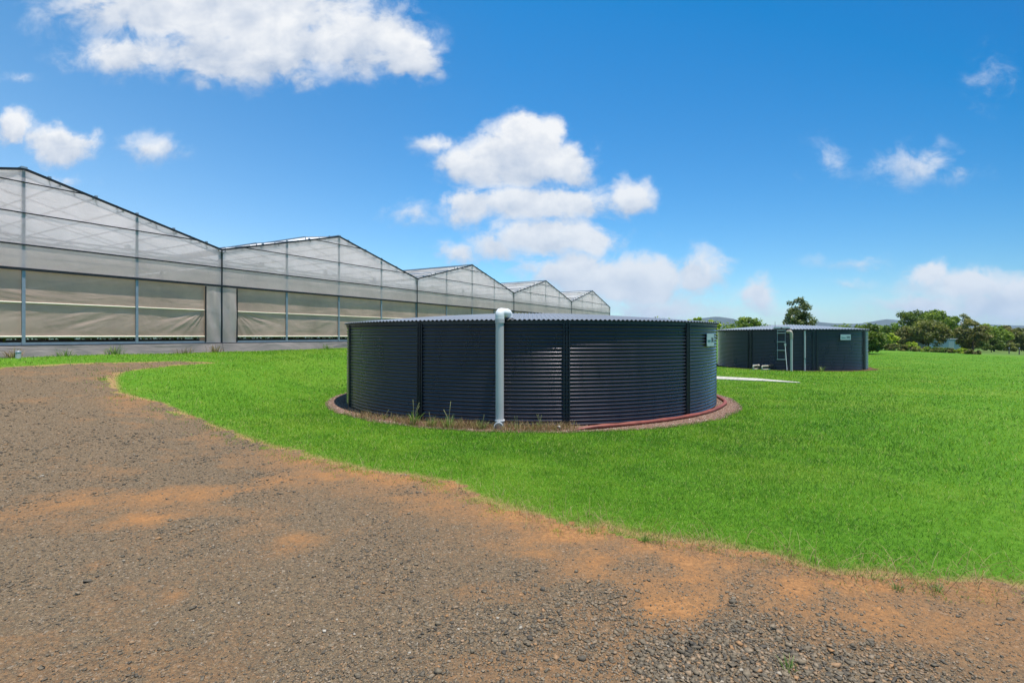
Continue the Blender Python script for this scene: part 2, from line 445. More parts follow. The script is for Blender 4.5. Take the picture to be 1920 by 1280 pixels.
# pale concrete strip between the tanks, narrowing to a point where the grass has grown over
pa = np.array([at(1230, 701), at(1343, 706.5), at(1420, 710.5), at(1498, 717.5)])
pb = np.array([at(1230, 706), at(1343, 711.5), at(1420, 714.5), at(1500, 718.6)])
mb = MB(); vs = []
for a, b in zip(pa, pb):
    za = hz1(*a) ; zb = hz1(*b)
    vs += [(a[0], a[1], za - .05), (b[0], b[1], zb - .05), (b[0], b[1], zb + .035), (a[0], a[1], za + .035)]
fs = []
for i in range(3):
    for k in range(4): fs.append((i * 4 + k, i * 4 + (k + 1) % 4, i * 4 + 4 + (k + 1) % 4, i * 4 + 4 + k))
fs += [(0, 1, 2, 3), (15, 14, 13, 12)]
mb.add(vs, fs); o = mb.build('concrete_path', m_conc); tag(o, kind='structure')
path_poly = np.concatenate([pa, pb[::-1]])

# ------------------------------------------------------------------ grass
def blades(x, y, z, L, W, lean, rnd, seg=2, az=None):
    """curved tapering blades; returns verts, tris, rnd"""
    N = len(x); az = rng.uniform(0, 2 * PI, N) if az is None else az
    fa = az + rng.uniform(-1.2, 1.2, N) + PI / 2
    dx, dy = np.cos(az), np.sin(az); sx_, sy_ = np.cos(fa), np.sin(fa)
    vs = []; px = x.copy(); py = y.copy(); pz = z.copy()
    for k in range(seg):
        w = W * (1 - .45 * k / seg)
        for sgn in (-1, 1):
            vs.append(np.stack([px + sx_ * w * sgn / 2, py + sy_ * w * sgn / 2, pz], 1))
        a = lean * (.25 + 1.1 * (k + .5) / seg); st = L / seg
        px = px + dx * np.sin(a) * st; py = py + dy * np.sin(a) * st; pz = pz + np.cos(a) * st
    vs.append(np.stack([px, py, pz], 1))
    m = 2 * seg + 1
    V = np.stack(vs, 1).reshape(-1, 3)
    t = []
    for k in range(seg - 1):
        b = 2 * k; t += [(b, b + 1, b + 3), (b, b + 3, b + 2)]
    b = 2 * (seg - 1); t.append((b, b + 1, b + 2))
    T = (np.array(t)[None] + (np.arange(N) * m)[:, None, None]).reshape(-1, 3)
    return V, T, np.repeat(rnd, m)

def lawn_ok(x, y):
    ok = ~is_gravel(x, y) | (rng.random(x.shape) < (.12 + .9 * (fbm(x * 4.5, y * 4.5, 131, 2) > .60)) * np.exp(-(edge_dist(x, y) / (.030 * np.hypot(x, y) + .02)) ** 2))
    th1 = np.arctan2(x - T1[0], -(y - T1[1])) % (2 * PI)
    r1 = np.hypot(x - T1[0], y - T1[1]); ok &= r1 > T1[2] + ring_w(th1) - .07
    ok &= np.hypot(x - T2[0], y - T2[1]) > T2[2] + .35
    ok &= ~in_poly(x, y, path_poly) | (rng.random(x.shape) < .10)
    s = WN[0] * x + WN[1] * y + PW; ok &= s > .12
    ok &= x < 47 - .05 * y
    return ok

N = 860000
r = np.exp(rng.uniform(math.log(3.6), math.log(70), N)); a = rng.triangular(R_(-80), R_(8), R_(95), N) * .35 + rng.uniform(R_(-52), R_(56), N) * .65
x = r * np.sin(a); y = r * np.cos(a); k = lawn_ok(x, y); x, y, r = x[k], y[k], r[k]
tuft = fbm(x * 3, y * 3, 101, 3); big = fbm(x * .33, y * .33, 111, 4); med = fbm(x * 1.1, y * 1.6, 117, 4)
sc = np.clip(r / 7, .75, 4)
L = (.020 + .026 * rng.random(len(x)) + .034 * tuft) * np.clip(sc, .8, 1.5)
W = .0038 * sc * (.7 + .6 * rng.random(len(x)))
rnd = np.clip(.42 + .75 * (big - .5) + .9 * (med - .5) + .27 * rng.standard_normal(len(x)), 0, .95)
straw = rng.random(len(x)) < .035; rnd[straw] = 1.
ed = edge_dist(x, y); ne = ed < .35
rnd = np.where(ne & (rng.random(len(x)) < .22 * np.exp(-ed / .12)), .97, rnd); L = np.where(ne, L * (.75 + ed * .7), L)
V, T, rv = blades(x, y, hz(x, y) - .004, L, W, rng.uniform(.6, 1.4, len(x)), rnd)
o = np_mesh('lawn_grass', V, T, m_blade, attrs={'rnd': rv}); tag(o, 'short bright green lawn grass', 'grass', kind='stuff')

# runners and straw lying along the lawn's edge
N = 3600
si = rng.integers(0, len(segs) - 2, N); tt = rng.random(N)[:, None]
pp = segs[si] * (1 - tt) + segs[si + 1] * tt
pp = pp + rng.normal(0, .16, (N, 2)) * np.clip(np.hypot(pp[:, 0], pp[:, 1]) / 5, .8, 2)[:, None]
V, T, rv = blades(pp[:, 0], pp[:, 1], hz(pp[:, 0], pp[:, 1]) + .006, rng.exponential(.09, N) + .03, rng.uniform(.002, .0045, N), rng.uniform(1.15, 1.45, N), rng.random(N) ** .8, 3)
V[:, 2] = np.maximum(V[:, 2], hz(V[:, 0], V[:, 1]) + .004)
o = np_mesh('dry_runners', V, T, m_dry, attrs={'rnd': rv}); tag(o, 'dry straw and grass runners along the edge of the drive', 'dry grass', kind='stuff')

# dry grass at the foot of the near tank
N = 9000
t_ = R_(-62) + R_(70) * rng.beta(2.2, 1.5, N); w_ = rng.beta(1.4, 1.5, N)
rr = T1[2] + .05 + w_ * .55
x = T1[0] + rr * np.sin(t_); y = T1[1] - rr * np.cos(t_)
dens = np.clip((fbm(t_ * 9 + 40, w_ * 2, 121, 3) - .3) * 3, 0, 1) * np.clip((t_ - R_(-60)) / .5, .1, 1)
k = rng.random(N) < dens; x, y, t_ = x[k], y[k], t_[k]
V, T, rv = blades(x, y, hz(x, y), rng.uniform(.05, .22, len(x)) , rng.uniform(.004, .009, len(x)), rng.uniform(.2, 1.2, len(x)), rng.random(len(x)), 3)
o = np_mesh('dry_grass', V, T, m_dry, attrs={'rnd': rv}); tag(o, 'reddish dry grass growing at the foot of the near tank', 'dry grass', kind='stuff')

# ------------------------------------------------------------------ loose stones
def rocks(x, y, z, size, rnd, flat=.55):
    """irregular eight-cornered stones"""
    N = len(x); c = np.array([(i, j, k) for k in (-1, 1) for j in (-1, 1) for i in (-1, 1)], float) * .62
    P = c[None] + rng.uniform(-.42, .42, (N, 8, 3))
    P = P * np.stack([rng.uniform(.7, 1.25, N), rng.uniform(.5, .95, N), rng.uniform(.35, .9, N) * flat / .55], 1)[:, None]
    a = rng.uniform(0, 2 * PI, N); ca, sa = np.cos(a)[:, None], np.sin(a)[:, None]
    tl = rng.uniform(-.4, .4, N)[:, None]
    X = P[..., 0] * ca - P[..., 1] * sa; Y = P[..., 0] * sa + P[..., 1] * ca; Z = P[..., 2] + tl * P[..., 0] * .6
    V = np.stack([X, Y, Z], -1) * (size / 2)[:, None, None]
    V = V + np.stack([x, y, z + size * .10], 1)[:, None]
    t = np.array([(0, 2, 3), (0, 3, 1), (4, 5, 7), (4, 7, 6), (0, 1, 5), (0, 5, 4), (2, 6, 7), (2, 7, 3), (1, 3, 7), (1, 7, 5), (0, 4, 6), (0, 6, 2)])
    T = (t[None] + (np.arange(N) * 8)[:, None, None]).reshape(-1, 3)
    return V.reshape(-1, 3), T, np.repeat(rnd, 8)

N = 400000
r = np.exp(rng.uniform(math.log(1.5), math.log(22), N)); a = rng.uniform(R_(-78), R_(70), N)
x = r * np.sin(a); y = r * np.cos(a)
co = coarse(x, y); di = dirt(x, y)
k = is_gravel(x, y) & (rng.random(N) < np.clip((1.05 - di * .85), .12, 1) * (.6 + .4 * co)); x, y, r, co, di = x[k], y[k], r[k], co[k], di[k]
size = np.exp(rng.normal(math.log(.0105), .42, len(x))) * (1 + 1.1 * co) * (1 - .45 * di) * np.clip(r / 5, .9, 1.9)
bigm = rng.random(len(x)) < .006; size[bigm] *= rng.uniform(1.5, 2.4, bigm.sum())
size = np.clip(size, .005, .06)
rs = rng.random(len(x)); rs = rs * (1 - .55 * di) + .55 * di * rng.uniform(.55, .9, len(x))
V, T, rv = rocks(x, y, hz(x, y), size, rs, .42)
o = np_mesh('gravel_stones', V, T, m_stone, attrs={'rnd': rv}); tag(o, 'loose grey and brown gravel stones on the drive', 'gravel', kind='stuff')

N = 26000
t_ = rng.uniform(R_(-110), R_(110), N); w_ = rng.random(N)
x = T1[0] + (T1[2] + ring_w(t_ % (2 * PI)) * w_) * np.sin(t_); y = T1[1] - (T1[2] + ring_w(t_ % (2 * PI)) * w_) * np.cos(t_)
V, T, rv = rocks(x, y, hz(x, y) + .012, rng.uniform(.012, .034, N), rng.random(N))
o = np_mesh('border_pebbles', V, T, m_peb, attrs={'rnd': rv}); tag(o, 'pinkish brown pebbles laid round the near tank', 'pebbles', kind='stuff')

# ------------------------------------------------------------------ water tanks
def surf(T, px, py, off=0.):
    """point on a tank's side seen at a photo pixel, and its angle from -Y towards +X"""
    d = np.array([(px - CX) / F, 1.]); c = np.array(T[:2]); Rr = T[2] + off
    A = d @ d; B = -2 * d @ c; C = c @ c - Rr * Rr; D = max(B * B - 4 * A * C, 0)
    Y = (-B - math.sqrt(D)) / (2 * A); X = d[0] * Y
    return X, Y, CAMZ + (HOR - py) / F * Y, math.atan2(X - c[0], -(Y - c[1]))

def make_tank(T, label, seams, H, rise, ncorr, zres, cols, roofmat, over, expo, pitch):
    z0 = hz1(T[0] + T[2], T[1]) if T is T2 else 0.
    root = empty('water_tank', (T[0], T[1], z0)); tag(root, label, 'water tank', 'round corrugated water tanks')
    R0 = T[2]
    z = np.linspace(0, H, ncorr * zres + 1); th = np.linspace(0, 2 * PI, cols + 1)[:-1]
    ph = z / H * ncorr * 2 * PI
    rr = R0 + .016 * np.cos(ph)
    Th, Zz = np.meshgrid(th, z); Rr = np.repeat(rr[:, None], cols, 1)
    V = np.stack([Rr * np.sin(Th), -Rr * np.cos(Th), Zz - .03], -1).reshape(-1, 3)
    i = np.arange(len(z) * cols).reshape(len(z), cols); j = np.roll(i, -1, 1)
    Q = np.stack([i[:-1], j[:-1], j[1:], i[1:]], -1).reshape(-1, 4)
    np_mesh('wall', V, Q, m_tank, root, smooth=True)
    for s in seams:
        mb = MB(); er = Vector((math.sin(s), -math.cos(s), 0)); et = Vector((math.cos(s), math.sin(s), 0))
        for k in (-1, 0, 1):
            mb.box(er * (R0 + .020) + et * (.058 * k) + Vector((0, 0, H / 2 - .01)), (.024, .036, H - .03), (et, er, Vector((0, 0, 1))))
        for k in (-.5, .5):
            for b in range(ncorr):
                mb.box(er * (R0 + .010) + et * (.058 * k) + Vector((0, 0, (b + .5) * H / ncorr)), (.016, .018, .016), (et, er, Vector((0, 0, 1))))
        mb.build('column', m_rib, root)
    # roof: corrugated sheets over a shallow dome
    Ro = R0 + over; st = pitch / 8; nu = int(2 * Ro / st); us = np.linspace(-Ro + .002, Ro - .002, nu); nv = 25
    half = np.sqrt(np.maximum(Ro ** 2 - us ** 2, 1e-5)); tv = np.sin(np.linspace(-PI / 2, PI / 2, nv))
    U = np.repeat(us[:, None], nv, 1); Vv = half[:, None] * tv[None]
    rr = np.hypot(U, Vv) / Ro
    Z = H + .022 + rise * (1 - rr ** expo) + .125 * pitch * np.cos(2 * PI * U / pitch)
    ang = math.atan2(T[0], T[1]); ca, sa = math.cos(-ang), math.sin(-ang)
    V = np.stack([U * ca - Vv * sa, U * sa + Vv * ca, Z], -1).reshape(-1, 3)
    i = np.arange(nu * nv).reshape(nu, nv)
    Q = np.stack([i[:-1, :-1], i[1:, :-1], i[1:, 1:], i[:-1, 1:]], -1).reshape(-1, 4)
    Vb = V.copy(); Vb[:, 2] -= .006
    np_mesh('roof', np.concatenate([V, Vb]), np.concatenate([Q, Q[:, ::-1] + len(V)]), roofmat, root, smooth=True)
    # top angle ring under the eaves
    n = 96; vs = []; 
    for rad, zz in ((R0 - .03, H - .075), (R0 + .022, H - .075), (R0 + .022, H + .008), (R0 - .03, H + .008)):
        vs += [(rad * math.sin(2 * PI * k / n), -rad * math.cos(2 * PI * k / n), zz) for k in range(n)]
    fs = [(a * n + k, a * n + (k + 1) % n, ((a + 1) % 4) * n + (k + 1) % n, ((a + 1) % 4) * n + k) for a in range(4) for k in range(n)]
    MB().add(vs, fs, False).build('top_ring', m_rib, root)
    return root, z0

def local(root, p): return Vector(p) - Vector(root.location)

tank1, z1 = make_tank(T1, 'large dark navy round corrugated steel tank close to the gravel drive', [R_(6.1 + 34.05 * k) for k in range(-3, 5)] + [R_(180), R_(216)],
                      2.22, .36, 28, 10, 300, m_troof, .075, 1.5, .10)
tank2, z2 = make_tank(T2, 'smaller and farther dark navy round tank with ladder, behind the near one', [], 2.24, .33, 28, 6, 180, m_troof2, .075, 1.25, .15)
s0 = surf(T2, 1406, 650)[3]; 
for px in (1406, 1528, 1620):
    s = surf(T2, px, 650)[3]
    mb = MB(); er = Vector((math.sin(s), -math.cos(s), 0)); et = Vector((math.cos(s), math.sin(s), 0))
    for k in (-1, 1):
        mb.box(er * (T2[2] + .02) + et * (.10 * k) + Vector((0, 0, 1.1)), (.07, .036, 2.19), (et, er, Vector((0, 0, 1))))
    mb.build('column', m_rib, tank2)

def make_sign(root, T, px, py, w, h):
    X, Y, Z, s = surf(T, px, py, .03)
    er = Vector((math.sin(s), -math.cos(s), 0)); et = Vector((math.cos(s), math.sin(s), 0)); up = Vector((0, 0, 1)); ax = (et, er, up)
    c = local(root, (X, Y, Z))
    sg = MB().box(c, (w, .012, h), ax)
    sg = sg.build('sign', m_sign, root)
    for i in (-1, 0, 1):
        for j in (-1, 1): MB().box(c + et * (j * w * .47) + up * (i * h * .38) + er * .008, (.022, .014, .022), ax).build('bolt', m_alu, sg)
    b = MB(); x0 = -w * .41
    for i in range(7):                                  # small line of teal lettering, too small to read
        ww = w * (.055 if i % 3 else .04); b.box(c + et * (x0 + ww / 2) + up * (-h * .08) + er * .008, (ww * .8, .006, h * .15), ax); x0 += ww + .006
    b.build('lettering', m_teal, sg)
    b = MB(); x0 = w * .10
    for i in range(4):                                  # bolder dark wording on the right
        ww = w * .07
        b.box(c + et * (x0 + ww * .2) + er * .008, (ww * .3, .006, h * .36), ax)
        b.box(c + et * (x0 + ww * .58) + up * (h * (.14 - .1 * (i % 2))) + er * .008, (ww * .42, .006, h * .08), ax)
        b.box(c + et * (x0 + ww * .58) + up * (-h * (.14 - .05 * (i % 3))) + er * .008, (ww * .42, .006, h * .08), ax); x0 += ww * 1.15
    b.build('wording', m_ink, sg)
make_sign(tank1, T1, 1332, 637, .66, .32)
make_sign(tank2, T2, 1585.5, 632, .68, .30)

# ladder, hatch and aerial of the far tank
X, Y, Z, s = surf(T2, 1465, 650, .10)
er = Vector((math.sin(s), -math.cos(s), 0)); et = Vector((math.cos(s), math.sin(s), 0)); c = local(tank2, (X, Y, z2))
lad = MB()
for k in (-1, 1): lad.beam(c + et * (.19 * k) + Vector((0, 0, .58)), c + et * (.19 * k) + Vector((0, 0, 2.2)), .022, .018, er)
lad = lad.build('ladder', m_galv, tank2)
for zz in (.60, 1.10, 1.57, 2.05, 2.2):
    MB().beam(c + et * -.21 + Vector((0, 0, zz)), c + et * .21 + Vector((0, 0, zz)), .04, .034).build('rung', m_alu, lad)
hc = c - er * .45 + Vector((0, 0, 2.34))
mb = MB(); mb.box(hc, (.80, .75, .07), (et, er, Vector((0, 0, 1)))); mb.box(hc + Vector((0, 0, .045)), (.70, .65, .03), (et, er, Vector((0, 0, 1))))
hat = mb.build('hatch', m_alu, tank2)
MB().box(hc + er * .38, (.06, .03, .05), (et, er, Vector((0, 0, 1)))).build('latch', m_black, hat)
X, Y, Z, s = surf(T2, 1453, 612, -.25)
mb = MB(); b0 = local(tank2, (X, Y, z2 + 2.28)); mb.tube([b0, b0 + Vector((.01, 0, .42))], [.014, .008], 6)
mb.tube([b0 + Vector((0, 0, -.03)), b0 + Vector((0, 0, .05))], .035, 8)
mb.build('aerial', m_black, tank2)

# ------------------------------------------------------------------ pipework
# big grey riser of the near tank
pxy = (-0.253, 10.33)
root = empty('inlet_pipe', (pxy[0], pxy[1], 0)); tag(root, 'tall thick grey plastic pipe in front of the near tank, bent over its roof', 'pipe')
MB().tube([(0, 0, .16), (0, 0, 2.26)], .086, 28).build('riser', m_pvc, root)
h2 = Vector((.17, .33, 0))
top_ = bend([(0, 0, 2.25), (0, 0, 2.385), (h2.x, h2.y, 2.385), (h2.x, h2.y, 2.25)], .11, 9)
MB().tube(top_, .094, 28).build('elbow', m_pvcw, root)
MB().tube([(0, 0, 2.17), (0, 0, 2.255)], .0985, 28).build('collar', m_pvc, root)
MB().tube([(0, 0, .155), (0, 0, .18)], .103, 28).build('collar', m_pvcw, root)
mb = MB(); mb.tube([(0, 0, -.06), (0, 0, .158)], .095, 28); mb.tube([(-.02, .02, .05), (-.02, -.14, .05)], .088, 24)
foot = mb.build('foot_tee', m_pvcd, root)
mb = MB(); n = 24
for k in range(n):
    a0, a1 = 2 * PI * k / n, 2 * PI * (k + 1) / n
    q_ = [(-.02 + math.cos(a) * rr, yy, .05 + math.sin(a) * rr) for a in (a0, a1) for rr, yy in ((.083, -.155), (.102, -.155), (.102, -.12))]
    mb.add(q_, [(0, 1, 4, 3), (1, 2, 5, 4)])
mb.build('rim', m_pvcw, foot)
MB().tube([(h2.x, h2.y, 2.20), (h2.x, h2.y, 2.27), (h2.x, h2.y, 2.285)], [.17, .12, .105], 20).build('roof_boot', m_rub, root)

# the far tank's pipes
def ground_pipe(px, T, off): X, Y, _, s = surf(T, px, 690, off); return X, Y, s
X, Y, s = ground_pipe(1484, T2, .55)
zb = hz1(X, Y); root = empty('overflow_pipe', (X, Y, zb)); tag(root, 'grey upright pipe with a bulky white cap, right of the ladder on the far tank', 'pipe')
MB().tube([(0, 0, -.05), (0, 0, 1.75)], .062, 16).build('riser', m_pvc, root)
mb = MB(); mb.tube([(0, 0, 1.72), (0, 0, 1.98), (-.02, .0, 2.06)], [.072, .078, .076], 16)
mb.tube(bend([(-.01, 0, 1.98), (-.03, 0, 2.14), (-.08, .25, 2.12)], .08), .074, 16)
mb.build('cap', m_beige, root)
X, Y, s = ground_pipe(1509, T2, .12)
zb = hz1(X, Y); root = empty('downpipe', (X, Y, zb)); tag(root, 'slim grey pipe running from the far tank roof down to the ground', 'pipe')
MB().tube([(0, 0, -.05), (0, 0, 2.2)], .046, 14).build('riser', m_pvc, root)
MB().tube([(0, 0, 2.17), (0, 0, 2.25)], .075, 14).build('collar', m_rub, root)
er = Vector((math.sin(s), -math.cos(s), 0)); et = Vector((math.cos(s), math.sin(s), 0))
MB().box((Vector((0, 0, .67))), (.16, .115, .03), (et, er, Vector((0, 0, 1)))).build('clamp', m_black, root)
X, Y, s = ground_pipe(1474, T2, .35)
X2, Y2, s = ground_pipe(1472, T2, .12)
zb = hz1(X, Y); root = empty('level_gauge', (X, Y, zb)); tag(root, 'thin pale rod leaning against the right rail of the tank ladder', 'rod')
a = Vector((X2 - X, Y2 - Y, 1.42))
MB().tube([(0.05, 0, 0), a], .018, 8).build('rod', m_pvcw, root)
MB().box(a, (.09, .06, .14)).build('head', m_alu, root)
for px0, px1, lb, valve in ((1411.5, 1424, 'short beige outlet pipe, left of the two at the foot of the far tank', 0), (1428, 1445, 'longer beige outlet pipe with black valve at the foot of the far tank', 1)):
    X, Y, s = ground_pipe((px0 + px1) / 2, T2, .5); w = (px1 - px0) / F * Y
    X, Y = X, Y; zb = hz1(X, Y); root = empty('outlet_pipe', (X, Y, zb)); tag(root, lb, 'pipe', 'low outlet pipes of the far tank')
    MB().tube(bend([(-w / 2, -.05, -.05), (-w / 2, -.05, .22), (w / 2, .1, .22), (w / 2, .1, .22), (w / 2 - .05, .6, .24)], .06), .05, 12).build('pipe', m_beige, root)
    b = MB(); b.tube([(w / 2 - .1, .06, .22), (w / 2 + .02, .1, .22)], .075, 12)
    b = b.build('valve', m_rub if valve else m_beige, root)
    if valve:
        h = MB(); h.beam((w / 2, .08, .26), (w / 2 + .05, .08, .46), .03, .02); h.box((w / 2 + .10, .08, .27), (.16, .1, .12)); h.build('handle', m_rub, b)
    MB().tube([(-w / 2 + .05, -.04, .03), (w / 2, .1, .05)], .05, 10).build('lower_pipe', m_beige, root)

# red hose lying along the foot of the near tank
pts = []
for dg, off in ((7, .46), (11, .40), (17, .30), (24, .22), (32, .17), (41, .15), (50, .15), (58, .16), (66, .22), (73, .24), (84, .22), (97, .2), (112, .18)):
    rr = T1[2] + off; x_, y_ = T1[0] + rr * math.sin(R_(dg)), T1[1] - rr * math.cos(R_(dg)); pts.append((x_, y_, hz1(x_, y_) + .055))
pts[0] = (pts[0][0], pts[0][1], .02)
P_ = [Vector(p) for p in pts]; sm = []
for i in range(len(P_) - 1):                       # catmull-rom
    p0, p1, p2, p3 = P_[max(i - 1, 0)], P_[i], P_[i + 1], P_[min(i + 2, len(P_) - 1)]
    for k in range(8):
        t = k / 8; sm.append(.5 * ((2 * p1) + (p2 - p0) * t + (2 * p0 - 5 * p1 + 4 * p2 - p3) * t * t + (3 * p1 - p0 - 3 * p2 + p3) * t ** 3))
sm.append(P_[-1])
rad = [.048 + .006 * math.sin(i * .7) for i in range(len(sm))]
for i in range(8): rad[i] = .025 + .003 * i
o = MB().tube(sm, rad, 14, flat=.85).build('hose', m_hose); tag(o, 'thick reddish brown hose lying along the foot of the near tank', 'hose')
for q, sz, lb in (((1018, 806), .13, 'small pale stone at the left end of the red hose'), ((1048, 808), .11, 'pale stone lying right on top of the red hose end')):
    x_, y_ = at(*q); V, T, rv = rocks(np.zeros(1), np.zeros(1), np.zeros(1) + (.05 if sz < .12 else 0), np.array([sz]), np.array([.96]))
    o = np_mesh('stone', V, T, m_peb, attrs={'rnd': rv}); o.location = (x_, y_, hz1(x_, y_) + .02); tag(o, lb, 'stone')

# ------------------------------------------------------------------ weeds
def weed(label, x_, y_, h, n, spread, mat=None, stalk=0, group='weeds'):
    z_ = hz1(x_, y_); mat = mat or m_weed; h *= 1.2; n = int(n * 1.5)
    root = empty('weed', (x_, y_, z_)); tag(root, label, 'weed', group)
    a0 = rng.uniform(0, 2 * PI, n); d = rng.uniform(0, spread * .4, n)
    V, T, rv = blades(np.cos(a0) * d, np.sin(a0) * d, np.zeros(n), h * rng.uniform(.4, 1., n), np.clip(h * rng.uniform(.03, .06, n), .004, .02), rng.uniform(.15, 1.1, n), rng.random(n), 4, az=a0)
    np_mesh('leaves', V, T, mat, root, attrs={'rnd': rv})
    if stalk:
        mb = MB()
        for i in range(stalk):
            a = random.uniform(0, 2 * PI); ln = random.uniform(.1, .3) * h * 1.6; H_ = h * random.uniform(1.1, 1.7)
            mb.tube([(0, 0, 0), (math.cos(a) * ln * .3, math.sin(a) * ln * .3, H_ * .6), (math.cos(a) * ln, math.sin(a) * ln, H_)], [.004, .003, .007], 5)
        mb.build('seed_stalk', m_dry_s, root)
m_dry_s = solid('seed_stalk', (.28, .27, .12), .8, var=.2)
for q, h, n, sp, st, lb in (
    ((776, 797), .30, 36, .22, 3, 'tall stalky weed at the dark seam on the left of the near tank'),
    ((808, 800), .22, 34, .25, 1, 'bushy green weed just right of the dark seam at the tank foot'),
    ((842, 803), .27, 26, .3, 2, 'arching long-leaved weed half way between seam and grey pipe'),
    ((690, 778), .15, 12, .15, 1, 'tiny weed at the far left foot of the near tank'),
    ((722, 788), .16, 12, .16, 1, 'small thin weed left of the tall stalky one at the tank foot'),
    ((905, 806), .20, 30, .2, 1, 'brownish weed close against the left of the grey pipe'),
    ((968, 807), .17, 16, .2, 2, 'thin weed just right of the grey pipe'),
    ((1012, 805), .20, 14, .2, 3, 'wispy seeding weed between grey pipe and red hose')):
    weed(lb, *at(*q), h, n, sp, None, st, 'weeds at the foot of the near tank')
for q, h, n, sp, lb in (((1482, 1258), .07, 26, .1, 'small green weed growing alone in the coarse gravel'),
                        ((1683, 1106), .06, 30, .12, 'little dark green weed on bare orange soil below the lawn'),
                        ((1208, 1016), .08, 30, .12, 'pale grass tuft at the lawn edge in the middle of the drive verge'),
                        ((1755, 1110), .07, 24, .12, 'green tuft at the lawn edge beside dry straw runners'),
                        ((185, 712), .12, 26, .4, 'straggly tuft in the drive by the tip of the lawn')):
    weed(lb, *at(*q), h, n, sp, None, 0, 'weeds in the gravel drive')
for q, h, n, sp, lb in (((48, 672), .55, 40, .5, 'brown weed next to the white stub at the greenhouse skirt'),
                        ((145, 668), .45, 30, .6, 'sparse yellow green weed against the greenhouse skirt'),
                        ((222, 665), .55, 46, .7, 'dark bushy weed against the greenhouse skirt'),
                        ((318, 662), .45, 40, .8, 'low reddish weed left of the greenhouse valley post'),
                        ((388, 660), .55, 40, .9, 'reddish brown weed below the greenhouse valley post'),
                        ((632, 654), .50, 30, .6, 'weed at the greenhouse skirt just left of the near tank')):
    x_, y_ = at(*q); s_ = WN[0] * x_ + WN[1] * y_ + PW
    x_ -= WN[0] * (s_ - .35); y_ -= WN[1] * (s_ - .35)
    weed(lb, x_, y_, h * .6, n, sp, m_dry if 'brown' in lb or 'red' in lb else None, 0, 'weeds along the greenhouse skirt')
X, Y, s = ground_pipe(1541, T2, .3); weed('small weed at the foot of the far tank right of its slim pipe', X, Y, .3, 30, .3, None, 0, 'weeds by the far tank')

# ------------------------------------------------------------------ greenhouse
def leaves(C, n, size, spread, rndbase, updown=.4):
    """n leaf faces round each clump centre in C (m,3) with radii spread (m,)"""
    m = len(C); id_ = rng.integers(0, m, n)
    d = rng.standard_normal((n, 3)); d /= np.linalg.norm(d, axis=1)[:, None]
    rad = spread[id_] * rng.random(n) ** .45
    P = C[id_] + d * rad[:, None] * np.array([1, 1, .75])
    nrm = d * .7 + rng.standard_normal((n, 3)) * .7 + np.array([0, 0, updown]); nrm /= np.linalg.norm(nrm, axis=1)[:, None]
    t = np.cross(nrm, rng.standard_normal((n, 3))); t /= np.linalg.norm(t, axis=1)[:, None]
    b = np.cross(nrm, t)
    s = (size * rng.uniform(.55, 1.35, n))[:, None]
    V = np.stack([P - t * s, P + b * s * .42 + nrm * s * .12, P + t * s, P - b * s * .42 + nrm * s * .12], 1).reshape(-1, 3)
    Q = np.arange(4 * n).reshape(n, 4)
    return V, Q, np.repeat(np.clip(rndbase[id_] + rng.normal(0, .2, n), 0, 1), 4)

GZ = 1.21
g0 = -PW * WN
GH = empty('greenhouse', (g0[0], g0[1], GZ), math.atan2(WD[1], WD[0]))
tag(GH, 'long pale plastic greenhouse with a row of pointed gables', 'greenhouse')
BW = 12.81; TV = [-.21 + BW * k for k in range(6)]; LEN = 55.
hR0, hLow, hMid, hA, hB, hV, hC, hD, hR = .366, .66, 1.77, 2.85, 3.64, 4.40, 4.67, 5.66, 6.07
def gslope(t, a): return hV + (hR - hV) * (1 - abs(t - a - BW / 2) / (BW / 2))
def sheet(name, pts, mat, thick=None): 
    mb = MB(); mb.add(pts, [tuple(range(len(pts)))]); return mb.build(name, mat, GH)
def gridsheet(name, t0, t1, z0_, z1_, y_, mat, nt_=24, nz_=10, f=None):
    t = np.linspace(t0, t1, nt_ + 1); z = np.linspace(z0_, z1_, nz_ + 1); TT, ZZ_ = np.meshgrid(t, z)
    yy = np.full(TT.shape, y_)
    if f is not None: yy = yy + f(TT, ZZ_)
    V = np.stack([TT, yy, ZZ_], -1).reshape(-1, 3); i = np.arange(V.shape[0]).reshape(nz_ + 1, nt_ + 1)
    Q = np.stack([i[:-1, :-1], i[:-1, 1:], i[1:, 1:], i[1:, :-1]], -1).reshape(-1, 4)
    return np_mesh(name, V, Q, mat, GH, smooth=True)

def folds(t0, t1, z0_, z1_, seed, fl=.3, fr=.3, dg=.5):
    """soft creases: fans from the upper corners (fl, fr) and slanting folds (dg)"""
    def f(TT, ZZ_):
        u = TT - t0; w = t1 - TT; h = z1_ - ZZ_
        y = 0 * TT
        for e, am, sd in ((u, fl, 0), (w, fr, 5)):
            a = np.arctan2(h + .02, e + .02); r = np.hypot(h, e)
            y = y + am * .10 * (vnoise(a * 9 + seed * 3.1 + sd, r * .7, 140 + seed) - .5) * np.clip(r * 2, 0, 1) * np.exp(-r / 1.7)
            y = y + am * .05 * (vnoise(a * 21 + seed * 1.7 + sd, r * .8, 150 + seed) - .5) * np.clip(r * 2, 0, 1) * np.exp(-r / 1.1)
        c = np.exp(-((u / (t1 - t0) - .5) / .34) ** 2) * np.sin(np.clip((ZZ_ - z0_) / (z1_ - z0_), 0, 1) * PI)
        y = y + dg * .10 * (fbm(TT * .45 + seed, (ZZ_ - TT * .30) * 3.4 + seed * 2, 160 + seed, 3) - .5) * c
        return y + .014 * (fbm(TT * .8 + seed, ZZ_ * 1.6, 170 + seed, 2) - .5)
    return f

